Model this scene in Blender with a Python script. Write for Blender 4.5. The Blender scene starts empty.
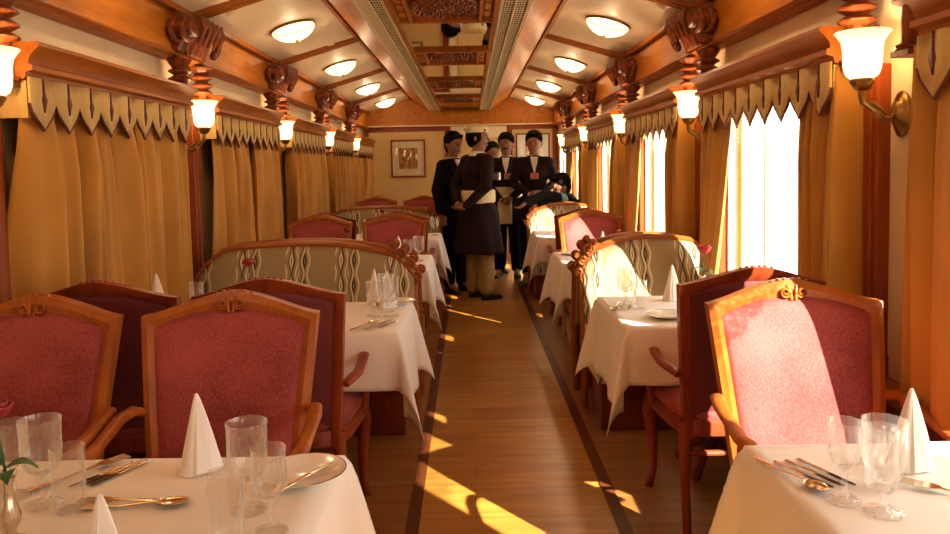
import bpy, math, random
from math import sin, cos, pi, radians, sqrt, hypot, atan2
from mathutils import Vector, Matrix
random.seed(7)
S = bpy.context.scene
COL = S.collection
# ------------------------------------------------------------------ layout constants (metres)
XC = -0.12                      # middle of the carriage
XL, XR = XC - 1.5, XC + 1.5     # side walls
YN, YF = -1.6, 11.75            # near and far wall
PIT = 1.90
COLS = [0.48 + PIT * i for i in range(6)]      # columns between the windows
HC = 1.35

# ------------------------------------------------------------------ materials
MATS = {}
def nodes(name):
    m = bpy.data.materials.new(name); m.use_nodes = True
    nt = m.node_tree
    return m, nt, nt.nodes['Principled BSDF'], nt.nodes['Material Output']
def N(nt, t, **kw):
    n = nt.nodes.new(t)
    for k, v in kw.items(): setattr(n, k, v)
    return n
def c4(c): return (c[0], c[1], c[2], 1)
def basic(name, col, rough=.5, metal=0, spec=.5, coat=0, sheen=0, noise=0, nscale=20, bump=0, bscale=60, emit=None, estr=0, stretch=(1, 1, 1)):
    m, nt, b, o = nodes(name)
    b.inputs['Base Color'].default_value = c4(col)
    b.inputs['Roughness'].default_value = rough
    b.inputs['Metallic'].default_value = metal
    b.inputs['Specular IOR Level'].default_value = spec
    b.inputs['Coat Weight'].default_value = coat
    b.inputs['Coat Roughness'].default_value = .15
    b.inputs['Sheen Weight'].default_value = sheen
    b.inputs['Sheen Roughness'].default_value = .4
    b.inputs['Sheen Tint'].default_value = c4([min(1, x * 1.5 + .2) for x in col])
    tc = N(nt, 'ShaderNodeTexCoord'); mp = N(nt, 'ShaderNodeMapping')
    mp.inputs['Scale'].default_value = stretch
    nt.links.new(tc.outputs['Object'], mp.inputs['Vector'])
    if noise:
        nz = N(nt, 'ShaderNodeTexNoise'); nz.inputs['Scale'].default_value = nscale; nz.inputs['Detail'].default_value = 5
        nt.links.new(mp.outputs['Vector'], nz.inputs['Vector'])
        r = N(nt, 'ShaderNodeValToRGB')
        r.color_ramp.elements[0].position = .3; r.color_ramp.elements[1].position = .7
        r.color_ramp.elements[0].color = c4([x * (1 - noise) for x in col])
        r.color_ramp.elements[1].color = c4([min(1, x * (1 + noise)) for x in col])
        nt.links.new(nz.outputs['Fac'], r.inputs['Fac']); nt.links.new(r.outputs['Color'], b.inputs['Base Color'])
    if bump:
        n2 = N(nt, 'ShaderNodeTexNoise'); n2.inputs['Scale'].default_value = bscale; n2.inputs['Detail'].default_value = 3
        nt.links.new(mp.outputs['Vector'], n2.inputs['Vector'])
        bp = N(nt, 'ShaderNodeBump'); bp.inputs['Strength'].default_value = bump; bp.inputs['Distance'].default_value = .01
        nt.links.new(n2.outputs['Fac'], bp.inputs['Height']); nt.links.new(bp.outputs['Normal'], b.inputs['Normal'])
    if emit:
        b.inputs['Emission Color'].default_value = c4(emit); b.inputs['Emission Strength'].default_value = estr
    MATS[name] = m
    return m
def wood(name, dark, light, axis='Y', scale=6, rough=.42, coat=.18):
    m, nt, b, o = nodes(name)
    tc = N(nt, 'ShaderNodeTexCoord'); mp = N(nt, 'ShaderNodeMapping')
    st = {'X': (.12, 1, 1), 'Y': (1, .12, 1), 'Z': (1, 1, .12)}[axis]
    mp.inputs['Scale'].default_value = [s * scale for s in st]
    nt.links.new(tc.outputs['Object'], mp.inputs['Vector'])
    nz = N(nt, 'ShaderNodeTexNoise'); nz.inputs['Scale'].default_value = 4; nz.inputs['Detail'].default_value = 8; nz.inputs['Distortion'].default_value = .6
    nt.links.new(mp.outputs['Vector'], nz.inputs['Vector'])
    r = N(nt, 'ShaderNodeValToRGB'); r.color_ramp.elements[0].position = .32; r.color_ramp.elements[1].position = .68
    r.color_ramp.elements[0].color = c4(dark); r.color_ramp.elements[1].color = c4(light)
    nt.links.new(nz.outputs['Fac'], r.inputs['Fac']); nt.links.new(r.outputs['Color'], b.inputs['Base Color'])
    b.inputs['Specular IOR Level'].default_value = .22
    b.inputs['Roughness'].default_value = rough; b.inputs['Coat Weight'].default_value = coat * .6; b.inputs['Coat Roughness'].default_value = .25
    MATS[name] = m
    return m
WBEAM = wood('beam_wood', (.36, .105, .007), (.50, .170, .013), 'Y', 6, .5, .04)
WCROSS = wood('batten_wood', (.25, .066, .006), (.35, .102, .010), 'X', 6, .5, .04)
WCORN = wood('pelmet_wood', (.28, .074, .007), (.40, .120, .011), 'Y', 6, .45, .08)
WPIL = wood('pilaster_wood', (.20, .036, .006), (.31, .066, .010), 'Z')
WCARV = wood('carved_wood', (.12, .028, .007), (.25, .060, .013), 'Z', 14, .45)
WCHAIR = wood('chair_wood', (.27, .066, .008), (.41, .115, .013), 'Z', 5)
WDARKCHAIR = wood('dark_chair_wood', (.20, .030, .009), (.31, .055, .014), 'Z', 5)
WSOFA = wood('sofa_wood', (.24, .055, .009), (.35, .095, .014), 'X', 5)
WWAIN = wood('wainscot_wood', (.15, .025, .007), (.23, .042, .01), 'Y')
WFRAME = wood('picture_wood', (.16, .022, .006), (.24, .035, .008), 'Z')
CREAM = basic('cream_laminate', (.76, .62, .43), .62, spec=.15, noise=.04, nscale=4)
FRIEZE = basic('frieze_cream', (.74, .60, .38), .5, noise=.04, nscale=5)
ENDWALL = basic('end_wall_ochre', (.62, .42, .16), .55, noise=.06, nscale=6)
GRILLE = basic('grille_ivory', (.70, .58, .36), .4)
BLACK = basic('slot_black', (.012, .009, .007), .7)
GOLDCLOTH = None
def curtain_mat(name, base, transl=.18):
    m, nt, b, o = nodes(name)
    b.inputs['Roughness'].default_value = .75
    b.inputs['Sheen Weight'].default_value = .35
    b.inputs['Sheen Tint'].default_value = (1, .8, .4, 1)
    tc = N(nt, 'ShaderNodeTexCoord'); nz = N(nt, 'ShaderNodeTexNoise'); nz.inputs['Scale'].default_value = 3
    nt.links.new(tc.outputs['Object'], nz.inputs['Vector'])
    r = N(nt, 'ShaderNodeValToRGB'); r.color_ramp.elements[0].position = .35; r.color_ramp.elements[1].position = .65
    r.color_ramp.elements[0].color = c4([x * .85 for x in base]); r.color_ramp.elements[1].color = c4([x * 1.1 for x in base])
    nt.links.new(nz.outputs['Fac'], r.inputs['Fac']); nt.links.new(r.outputs['Color'], b.inputs['Base Color'])
    t = N(nt, 'ShaderNodeBsdfTranslucent'); nt.links.new(r.outputs['Color'], t.inputs['Color'])
    mx = N(nt, 'ShaderNodeMixShader'); mx.inputs['Fac'].default_value = transl
    nt.links.new(b.outputs[0], mx.inputs[1]); nt.links.new(t.outputs[0], mx.inputs[2]); nt.links.new(mx.outputs[0], o.inputs['Surface'])
    MATS[name] = m
    return m
CURT = curtain_mat('gold_velvet', (.50, .225, .028), .10)
VAL = basic('valance_gold', (.52, .35, .12), .7, sheen=.3, noise=.12, nscale=40, stretch=(1, 6, .3))
BRAID = basic('maroon_braid', (.10, .012, .010), .7)
def velvet(name, a, b_, sc=80):
    m, nt, b, o = nodes(name)
    tc = N(nt, 'ShaderNodeTexCoord'); mp = N(nt, 'ShaderNodeMapping'); mp.inputs['Scale'].default_value = (3.6, 3.6, 1.3)
    nt.links.new(tc.outputs['Object'], mp.inputs['Vector'])
    nz = N(nt, 'ShaderNodeTexNoise'); nz.inputs['Scale'].default_value = sc; nz.inputs['Detail'].default_value = 4
    n2 = N(nt, 'ShaderNodeTexNoise'); n2.inputs['Scale'].default_value = 4
    nt.links.new(mp.outputs['Vector'], nz.inputs['Vector']); nt.links.new(tc.outputs['Object'], n2.inputs['Vector'])
    ad = N(nt, 'ShaderNodeMath', operation='ADD'); nt.links.new(nz.outputs['Fac'], ad.inputs[0]); nt.links.new(n2.outputs['Fac'], ad.inputs[1])
    r = N(nt, 'ShaderNodeValToRGB'); r.color_ramp.elements[0].position = .75 / 2 + .02; r.color_ramp.elements[1].position = .62
    hf = N(nt, 'ShaderNodeMath', operation='MULTIPLY'); hf.inputs[1].default_value = .5; nt.links.new(ad.outputs[0], hf.inputs[0])
    r.color_ramp.elements[0].color = c4(a); r.color_ramp.elements[1].color = c4(b_)
    nt.links.new(hf.outputs[0], r.inputs['Fac']); nt.links.new(r.outputs['Color'], b.inputs['Base Color'])
    b.inputs['Roughness'].default_value = .8; b.inputs['Sheen Weight'].default_value = .4; b.inputs['Sheen Tint'].default_value = (1, .55, .5, 1)
    b.inputs['Sheen Roughness'].default_value = .35
    MATS[name] = m
    return m
VELV = velvet('rose_velvet', (.19, .020, .017), (.42, .074, .066))
BACKV = velvet('maroon_backing', (.10, .012, .014), (.19, .026, .028))
def sofa_mat():
    m, nt, b, o = nodes('sofa_weave')
    tc = N(nt, 'ShaderNodeTexCoord'); sp = N(nt, 'ShaderNodeSeparateXYZ'); nt.links.new(tc.outputs['Object'], sp.inputs[0])
    def M(op, a, b2=None, c=None):
        n = N(nt, 'ShaderNodeMath', operation=op)
        for i, v in enumerate((a, b2, c)):
            if v is None: continue
            if isinstance(v, (int, float)): n.inputs[i].default_value = v
            else: nt.links.new(v, n.inputs[i])
        return n.outputs[0]
    x, z = sp.outputs[0], sp.outputs[2]
    per = .27
    xs = M('DIVIDE', M('ADD', x, 10.02), per); fr = M('FRACT', xs)
    band = M('LESS_THAN', fr, .52)
    ln = M('FLOOR', M('MULTIPLY', fr, 4 / .52))
    wav = M('MULTIPLY', M('SINE', M('ADD', M('MULTIPLY', z, 46), M('MULTIPLY', ln, 3.1))), .22)
    lf = M('FRACT', M('ADD', M('MULTIPLY', fr, 4 / .46), wav))
    line = M('MULTIPLY', M('MULTIPLY', M('GREATER_THAN', lf, .32), M('LESS_THAN', lf, .62)), band)
    wx = M('SINE', M('MULTIPLY', x, 900)); wz = M('SINE', M('MULTIPLY', z, 900))
    wv = M('MULTIPLY_ADD', M('MULTIPLY', wx, wz), .15, .5)
    base = N(nt, 'ShaderNodeMix', data_type='RGBA'); base.inputs[6].default_value = (.24, .17, .075, 1); base.inputs[7].default_value = (.42, .32, .17, 1)
    nt.links.new(wv, base.inputs[0])
    m1 = N(nt, 'ShaderNodeMix', data_type='RGBA'); nt.links.new(M('MULTIPLY', band, M('LESS_THAN', M('ABSOLUTE', M('SUBTRACT', M('FRACT', M('ADD', M('MULTIPLY', fr, 2 / .46), M('MULTIPLY', wav, .5))), .7)), .2)), m1.inputs[0])
    nt.links.new(base.outputs[2], m1.inputs[6]); m1.inputs[7].default_value = (.07, .045, .025, 1)
    m2 = N(nt, 'ShaderNodeMix', data_type='RGBA'); nt.links.new(line, m2.inputs[0]); nt.links.new(m1.outputs[2], m2.inputs[6]); m2.inputs[7].default_value = (.68, .56, .32, 1)
    nt.links.new(m2.outputs[2], b.inputs['Base Color']); b.inputs['Roughness'].default_value = .85
    MATS['sofa_weave'] = m
    return m
WEAVE = sofa_mat()
CLOTH = basic('white_damask', (.86, .80, .72), .75, sheen=.15, bump=.12, bscale=9)
NAPK = basic('napkin_linen', (.90, .85, .78), .7, bump=.1, bscale=40)
CHINA = basic('white_china', (.88, .84, .76), .12, coat=.6)
GILT = basic('plate_gilt', (.72, .5, .22), .2, metal=1)
STEEL = basic('cutlery_silver', (.80, .66, .46), .16, metal=1)
DARKBLADE = basic('burnished_blade', (.10, .065, .04), .2, metal=1)
BRASS = basic('antique_brass', (.30, .18, .06), .3, metal=1)
SILV = basic('vase_silver', (.72, .62, .5), .2, metal=1)
ROSE = basic('rose_red', (.50, .01, .015), .6, noise=.3, nscale=90)
ROSED = basic('rose_dark_red', (.26, .008, .012), .6, noise=.3, nscale=90)
ROSEP = basic('rose_bud_pink', (.62, .10, .10), .6)
LEAF = basic('rose_leaf', (.035, .12, .03), .45, noise=.3, nscale=60)
def glass_mat():
    m, nt, b, o = nodes('crystal')
    nt.nodes.remove(b)
    g = N(nt, 'ShaderNodeBsdfGlossy'); g.inputs['Roughness'].default_value = .08; g.inputs['Color'].default_value = (1, 1, 1, 1)
    t = N(nt, 'ShaderNodeBsdfTransparent'); t.inputs['Color'].default_value = (.985, .98, .97, 1)
    d = N(nt, 'ShaderNodeBsdfTranslucent'); d.inputs['Color'].default_value = (1, .98, .94, 1)
    gm = N(nt, 'ShaderNodeAddShader'); lw = N(nt, 'ShaderNodeLayerWeight'); lw.inputs['Blend'].default_value = .35
    pw = N(nt, 'ShaderNodeMath', operation='POWER'); pw.inputs[1].default_value = 1.6; nt.links.new(lw.outputs['Facing'], pw.inputs[0])
    ma = N(nt, 'ShaderNodeMath', operation='MULTIPLY_ADD'); ma.inputs[1].default_value = .75; ma.inputs[2].default_value = .10; nt.links.new(pw.outputs[0], ma.inputs[0])
    gd = N(nt, 'ShaderNodeMixShader'); gd.inputs['Fac'].default_value = .5
    nt.links.new(g.outputs[0], gd.inputs[1]); nt.links.new(d.outputs[0], gd.inputs[2])
    a = N(nt, 'ShaderNodeMixShader'); nt.links.new(ma.outputs[0], a.inputs['Fac'])
    nt.links.new(t.outputs[0], a.inputs[1]); nt.links.new(gd.outputs[0], a.inputs[2]); nt.links.new(a.outputs[0], o.inputs['Surface'])
    tc = N(nt, 'ShaderNodeTexCoord'); v = N(nt, 'ShaderNodeTexVoronoi'); v.inputs['Scale'].default_value = 95
    mp = N(nt, 'ShaderNodeMapping'); mp.inputs['Scale'].default_value = (1.1, 1.1, .32)
    nt.links.new(tc.outputs['Object'], mp.inputs['Vector']); nt.links.new(mp.outputs['Vector'], v.inputs['Vector'])
    bp = N(nt, 'ShaderNodeBump'); bp.inputs['Strength'].default_value = .55; bp.inputs['Distance'].default_value = .004
    nt.links.new(v.outputs['Distance'], bp.inputs['Height']); nt.links.new(bp.outputs['Normal'], g.inputs['Normal']); nt.links.new(bp.outputs['Normal'], lw.inputs['Normal'])
    return m
CRYSTAL = glass_mat()
def pane_mat():
    m, nt, b, o = nodes('window_glass'); nt.nodes.remove(b)
    g = N(nt, 'ShaderNodeBsdfGlossy'); g.inputs['Roughness'].default_value = .02
    t = N(nt, 'ShaderNodeBsdfTransparent'); t.inputs['Color'].default_value = (.97, .98, .97, 1)
    a = N(nt, 'ShaderNodeMixShader'); a.inputs['Fac'].default_value = .06
    nt.links.new(t.outputs[0], a.inputs[1]); nt.links.new(g.outputs[0], a.inputs[2]); nt.links.new(a.outputs[0], o.inputs['Surface'])
    return m
PANE = pane_mat()
def lace_mat():
    m, nt, b, o = nodes('white_lace'); b.inputs['Base Color'].default_value = (.85, .82, .76, 1); b.inputs['Roughness'].default_value = .8
    tc = N(nt, 'ShaderNodeTexCoord'); v = N(nt, 'ShaderNodeTexVoronoi'); v.inputs['Scale'].default_value = 70
    nt.links.new(tc.outputs['Object'], v.inputs['Vector'])
    gt = N(nt, 'ShaderNodeMath', operation='GREATER_THAN'); gt.inputs[1].default_value = .42
    nt.links.new(v.outputs['Distance'], gt.inputs[0])
    ml = N(nt, 'ShaderNodeMath', operation='MULTIPLY'); ml.inputs[1].default_value = .55; nt.links.new(gt.outputs[0], ml.inputs[0])
    t = N(nt, 'ShaderNodeBsdfTransparent'); a = N(nt, 'ShaderNodeMixShader')
    nt.links.new(ml.outputs[0], a.inputs['Fac']); nt.links.new(t.outputs[0], a.inputs[1]); nt.links.new(b.outputs[0], a.inputs[2]); nt.links.new(a.outputs[0], o.inputs['Surface'])
    return m
LACE = lace_mat()
MIRROR = basic('mirror_silver', (.82, .78, .70), .03, metal=1)
def lit_glass(name, col, st, tr):
    m = basic(name, (.9, .8, .65), .5, emit=col, estr=st); nt = m.node_tree; b = nt.nodes['Principled BSDF']; o = nt.nodes['Material Output']
    t = N(nt, 'ShaderNodeBsdfTransparent'); t.inputs['Color'].default_value = (1, .93, .82, 1)
    a = N(nt, 'ShaderNodeMixShader'); a.inputs['Fac'].default_value = tr
    nt.links.new(b.outputs[0], a.inputs[1]); nt.links.new(t.outputs[0], a.inputs[2]); nt.links.new(a.outputs[0], o.inputs['Surface'])
    return m
SHADE = lit_glass('frosted_shade_lit', (1, .66, .30), 1.9, .45)
DOME = lit_glass('dome_glass_lit', (1, .70, .34), 1.9, .45)
def bulb(parent, loc, e, col, r=.02):
    ld = bpy.data.lights.new('lamp_bulb', 'POINT'); ld.energy = e; ld.color = col; ld.shadow_soft_size = r
    lo = bpy.data.objects.new('lamp_bulb', ld); COL.objects.link(lo); lo.parent = parent; lo.location = loc
PAPER = basic('mount_paper', (.78, .66, .42), .8)
def art_mat(name, a, b_):
    m, nt, b, o = nodes(name)
    tc = N(nt, 'ShaderNodeTexCoord'); nz = N(nt, 'ShaderNodeTexNoise'); nz.inputs['Scale'].default_value = 22; nz.inputs['Detail'].default_value = 6
    nt.links.new(tc.outputs['Object'], nz.inputs['Vector'])
    r = N(nt, 'ShaderNodeValToRGB'); r.color_ramp.elements[0].position = .42; r.color_ramp.elements[1].position = .6
    r.color_ramp.elements[0].color = c4(a); r.color_ramp.elements[1].color = c4(b_)
    nt.links.new(nz.outputs['Fac'], r.inputs['Fac']); nt.links.new(r.outputs['Color'], b.inputs['Base Color'])
    return m
ART1 = art_mat('art_ochre', (.28, .09, .02), (.48, .22, .05)); ART2 = art_mat('art_gold', (.7, .6, .42), (.5, .25, .06))
def floor_mat(name, d, l, d2, plank=(.35, 1.4), rough=.3):
    m, nt, b, o = nodes(name)
    tc = N(nt, 'ShaderNodeTexCoord')
    br = N(nt, 'ShaderNodeTexBrick'); br.inputs['Scale'].default_value = 1; br.inputs['Brick Width'].default_value = plank[1]; br.inputs['Row Height'].default_value = plank[0]
    br.inputs['Mortar Size'].default_value = .0015; br.inputs['Color1'].default_value = c4(l); br.inputs['Color2'].default_value = c4(d); br.inputs['Mortar'].default_value = c4(d2)
    br.inputs['Bias'].default_value = -.2
    nt.links.new(tc.outputs['Object'], br.inputs['Vector'])
    mp = N(nt, 'ShaderNodeMapping'); mp.inputs['Scale'].default_value = (1.3, 13, 1); nt.links.new(tc.outputs['Object'], mp.inputs['Vector'])
    nz = N(nt, 'ShaderNodeTexNoise'); nz.inputs['Scale'].default_value = 1.6; nz.inputs['Detail'].default_value = 7; nt.links.new(mp.outputs['Vector'], nz.inputs['Vector'])
    r = N(nt, 'ShaderNodeValToRGB'); r.color_ramp.elements[0].position = .3; r.color_ramp.elements[1].position = .7
    r.color_ramp.elements[0].color = (.62, .55, .5, 1); r.color_ramp.elements[1].color = (1.0, 1.0, 1.0, 1)
    nt.links.new(nz.outputs['Fac'], r.inputs['Fac'])
    mx = N(nt, 'ShaderNodeMix', data_type='RGBA', blend_type='MULTIPLY'); mx.inputs[0].default_value = 1
    nt.links.new(br.outputs['Color'], mx.inputs[6]); nt.links.new(r.outputs['Color'], mx.inputs[7]); nt.links.new(mx.outputs[2], b.inputs['Base Color'])
    b.inputs['Roughness'].default_value = rough; b.inputs['Coat Weight'].default_value = .3; b.inputs['Coat Roughness'].default_value = .25
    return m
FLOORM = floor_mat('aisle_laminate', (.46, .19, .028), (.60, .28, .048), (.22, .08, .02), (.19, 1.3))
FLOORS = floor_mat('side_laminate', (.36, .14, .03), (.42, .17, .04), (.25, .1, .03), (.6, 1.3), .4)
WSTRIP = wood('strip_wood', (.10, .025, .008), (.15, .04, .012), 'Y', 6, .35, .3)
SKIN = basic('skin_brown', (.26, .11, .05), .5)
SKIN2 = basic('skin_warm', (.34, .15, .075), .5)
HAIR = basic('hair_black', (.006, .0045, .004), .85, spec=.12)
COAT = basic('coat_black', (.007, .005, .005), .9, spec=.15, noise=.2, nscale=30)
COATP = basic('coat_plum', (.018, .008, .009), .9, spec=.15, noise=.2, nscale=30)
COATG = basic('coat_green', (.010, .014, .011), .9, spec=.15)
CREAMC = basic('cream_sash', (.74, .60, .34), .7)
KHAKI = basic('trouser_khaki', (.36, .24, .10), .75, noise=.1, nscale=20)
SHIRT = basic('shirt_white', (.8, .76, .7), .7)
SHOE = basic('shoe_black', (.012, .01, .01), .3)
PINK = basic('badge_pink', (.75, .22, .24), .5)
WHITE = basic('badge_white', (.85, .85, .88), .5)
INK = basic('badge_print', (.25, .06, .07), .6)
EYEW = basic('eye_white', (.35, .28, .22), .4)
PALE = basic('trackside_pale', (.6, .56, .48), .9, noise=.1, nscale=2)

# ------------------------------------------------------------------ mesh builder
class MB:
    def __init__(s): s.v = []; s.f = []; s.m = []
    def add(s, vs, fs, mi=0, M=None):
        o = len(s.v)
        for p in vs:
            p = Vector(p)
            s.v.append(M @ p if M else p)
        for f in fs: s.f.append([i + o for i in f]); s.m.append(mi)
        return s
    def box(s, x0, x1, y0, y1, z0, z1, mi=0, M=None):
        v = [(x, y, z) for z in (z0, z1) for y in (y0, y1) for x in (x0, x1)]
        return s.add(v, [(0, 2, 3, 1), (4, 5, 7, 6), (0, 1, 5, 4), (2, 6, 7, 3), (0, 4, 6, 2), (1, 3, 7, 5)], mi, M)
    def loft(s, rings, cap=True, closed=True, mi=0, M=None, loop=False):
        n = len(rings[0]); v = [p for r in rings for p in r]; f = []
        R = len(rings)
        for i in range(R if loop else R - 1):
            a = i * n; b = ((i + 1) % R) * n
            for j in range(n if closed else n - 1):
                k = (j + 1) % n
                f.append((a + j, a + k, b + k, b + j))
        if cap and not loop:
            f.append(tuple(range(n - 1, -1, -1))); f.append(tuple((R - 1) * n + j for j in range(n)))
        return s.add(v, f, mi, M)
    def lathe(s, prof, n=24, mi=0, M=None, flute=None, cap=True):
        rings = []
        for r, z in prof:
            ring = []
            for j in range(n):
                a = 2 * pi * j / n; rr = max(r, .0004)
                if flute: rr *= 1 + flute(z, a)
                ring.append((rr * cos(a), rr * sin(a), z))
            rings.append(ring)
        return s.loft(rings, cap, True, mi, M)
    def tube(s, path, rad, n=10, mi=0, M=None, flat=1.0, cap=True):
        P = [Vector(p) for p in path]; rings = []
        if not hasattr(rad, '__len__'): rad = [rad] * len(P)
        up = Vector((0, 0, 1)); prev = None
        for i, p in enumerate(P):
            t = (P[min(i + 1, len(P) - 1)] - P[max(i - 1, 0)])
            t = t.normalized() if t.length > 1e-9 else Vector((0, 0, 1))
            if prev is None:
                a = up.cross(t)
                if a.length < 1e-3: a = Vector((1, 0, 0)).cross(t)
                a.normalize()
            else:
                a = prev - t * prev.dot(t)
                a = a.normalized() if a.length > 1e-6 else prev
            prev = a; b = t.cross(a)
            rings.append([tuple(p + a * rad[i] * cos(2 * pi * j / n) + b * rad[i] * flat * sin(2 * pi * j / n)) for j in range(n)])
        return s.loft(rings, cap, True, mi, M)
    def ball(s, c, r, n=12, mi=0, sc=(1, 1, 1), M=None):
        rings = []; h = n // 2
        for i in range(1, h):
            a = pi * i / h
            rings.append([(c[0] + r * sc[0] * sin(a) * cos(2 * pi * j / n), c[1] + r * sc[1] * sin(a) * sin(2 * pi * j / n), c[2] - r * sc[2] * cos(a)) for j in range(n)])
        return s.loft(rings, True, True, mi, M)
    def capsule(s, a, b, r0, r1, n=14):
        a = Vector(a); b = Vector(b); t = b - a; L = t.length
        if L < 1e-6: return s.ball(a, r0, n)
        t.normalize(); u = t.orthogonal().normalized(); w = t.cross(u); rings = []
        for k in range(5):
            q = pi / 2 * (k + .4) / 5 * 1.0
            rings.append((a - t * r0 * cos(q), r0 * sin(q)))
        rings.append((a, r0)); rings.append((b, r1))
        for k in range(4, -1, -1):
            q = pi / 2 * (k + .4) / 5
            rings.append((b + t * r1 * cos(q), r1 * sin(q)))
        return s.loft([[tuple(c + u * r * cos(2 * pi * j / n) + w * r * sin(2 * pi * j / n)) for j in range(n)] for c, r in rings])
    def prism(s, poly, t0, t1, plane='XZ', mi=0, M=None):
        def P(a, b, t): return {'XZ': (a, t, b), 'YZ': (t, a, b), 'XY': (a, b, t)}[plane]
        n = len(poly); v = [P(a, b, t0) for a, b in poly] + [P(a, b, t1) for a, b in poly]
        f = [tuple(range(n)), tuple(range(2 * n - 1, n - 1, -1))] + [(j, j + n, (j + 1) % n + n, (j + 1) % n) for j in range(n)]
        return s.add(v, f, mi, M)
    def build(s, name, mats, parent=None, smooth=40, bevel=0, sub=0, solid=0, remesh=0, fix=True, label=None, loc=None):
        me = bpy.data.meshes.new(name); me.from_pydata([tuple(p) for p in s.v], [], s.f)
        if not isinstance(mats, (list, tuple)): mats = [mats]
        for m in mats: me.materials.append(m)
        me.polygons.foreach_set('material_index', s.m)
        if smooth:
            me.polygons.foreach_set('use_smooth', [True] * len(me.polygons))
            if smooth < 180: me.set_sharp_from_angle(angle=radians(smooth))
        me.validate(); me.update()
        if fix:
            import bmesh
            bm = bmesh.new(); bm.from_mesh(me); bmesh.ops.recalc_face_normals(bm, faces=bm.faces); bm.to_mesh(me); bm.free()
        o = bpy.data.objects.new(name, me); COL.objects.link(o)
        if parent: o.parent = parent
        if loc: o.location = loc
        if solid:
            md = o.modifiers.new('thick', 'SOLIDIFY'); md.thickness = solid; md.offset = 0
        if remesh:
            md = o.modifiers.new('skin', 'REMESH'); md.mode = 'VOXEL'; md.voxel_size = remesh; md.use_smooth_shade = True
            md = o.modifiers.new('soft', 'SMOOTH'); md.factor = .5; md.iterations = 4
        if bevel:
            md = o.modifiers.new('bevel', 'BEVEL'); md.width = bevel; md.segments = 2; md.limit_method = 'ANGLE'; md.angle_limit = radians(40)
        if sub:
            md = o.modifiers.new('sub', 'SUBSURF'); md.levels = sub; md.render_levels = sub
        if label: o['label'] = label
        return o
def tag(o, label, cat, group=None, kind=None):
    o['label'] = label; o['category'] = cat
    if group: o['group'] = group
    if kind: o['kind'] = kind
    return o
def thing(name, label, cat, loc=(0, 0, 0), rz=0, group=None):
    o = bpy.data.objects.new(name, None); COL.objects.link(o); o.location = loc; o.rotation_euler = (0, 0, rz)
    o.empty_display_size = .1
    return tag(o, label, cat, group)
def struct(o): o['kind'] = 'structure'; return o
def dup(root, loc=None, rz=None, label=None, group=None, scale=None):
    def rec(o, parent):
        c = o.copy(); COL.objects.link(c)
        if parent: c.parent = parent
        for ch in o.children: rec(ch, c)
        return c
    r = rec(root, None)
    if loc is not None: r.location = loc
    if rz is not None: r.rotation_euler = (0, 0, rz)
    if label: r['label'] = label
    if group: r['group'] = group
    if scale: r.scale = scale
    return r
def place(proto, used, loc, rz, label, group=None):
    if not used[0]:
        used[0] = True; proto.location = loc; proto.rotation_euler = (0, 0, rz); proto['label'] = label
        if group: proto['group'] = group
        return proto
    return dup(proto, loc, rz, label, group)
ORD = ['nearest', 'second', 'third', 'fourth', 'fifth', 'sixth']

# ------------------------------------------------------------------ room shell
ZO, ZP, ZM = 2.215, 2.41, 2.22           # ceiling: outer edge, peak, dropped centre
HO, HP, HG, HI = 1.42, .745, .475, .305  # half widths: fascia, peak, duct edge, grille inner edge
AX0, AX1 = -.265, .575                    # aisle strip outer edges
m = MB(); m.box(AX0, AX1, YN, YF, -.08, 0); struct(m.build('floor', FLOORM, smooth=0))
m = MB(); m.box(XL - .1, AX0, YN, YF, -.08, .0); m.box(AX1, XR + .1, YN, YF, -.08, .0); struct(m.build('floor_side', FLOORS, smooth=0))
for n, (a, b) in enumerate(((AX0 - .0, AX0 + .05), (AX1 - .05, AX1))):
    m = MB(); m.box(a, b, YN, YF, .0005, .004); struct(m.build('trim_%d' % (n + 1), WSTRIP, smooth=0))
# ceiling
def strip(name, pts, mat, y0=YN, y1=YF, t=.05):
    m = MB(); n = len(pts)
    v = [(x, y, z) for y in (y0, y1) for x, z in pts] + [(x, y, z + t) for y in (y0, y1) for x, z in pts]
    f = []
    for i in range(n - 1):
        f += [(i, i + 1, n + i + 1, n + i), (2 * n + i, 3 * n + i, 3 * n + i + 1, 2 * n + i + 1)]
    f += [(0, n, 3 * n, 2 * n), (n - 1, 3 * n - 1, 4 * n - 1, 2 * n - 1)]
    m.add(v, f); return struct(m.build(name, mat, smooth=0))
for sgn, nm in ((-1, 'left'), (1, 'right')):
    strip('ceiling_' + nm, [(XC + sgn * (HO + .1), ZO - .03), (XC + sgn * HP, ZP)], CREAM)
    strip('ceiling_cove_' + nm, [(XC + sgn * HP, ZP - .001), (XC + sgn * (HG - .001), ZM)], WBEAM)
strip('ceiling', [(XC - HG, ZM + .03), (XC + HG, ZM + .03)], WBEAM)
# battens: across the sloping panels at each column, plus lengthwise mouldings
def slope_z(h): return ZO + (HO - h) / (HO - HP) * (ZP - ZO)
k = 3
for sgn in (-1, 1):
    for c in COLS[1:]:
        m = MB(); a, b = XC + sgn * (HO - .01), XC + sgn * (HP + .0)
        m.prism([(a, ZO - .03), (b, ZP - .025), (b, ZP + .01), (a, ZO + .01)], c - .04, c + .04, 'XZ')
        m.prism([(a, ZO - .042), (b, ZP - .037), (b, ZP + .01), (a, ZO + .01)], c - .022, c + .022, 'XZ')
        struct(m.build('trim_%d' % k, WCROSS, smooth=0, bevel=.004)); k += 1
    for h, z, w in ((HP + .005, ZP - .012, .03), (HO - .03, ZO - .01, .035)):
        m = MB(); x = XC + sgn * h; m.box(x - w / 2, x + w / 2, YN, YF - .01, z - .012, z + .02); struct(m.build('trim_%d' % k, WCROSS, smooth=0, bevel=.004)); k += 1
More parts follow.
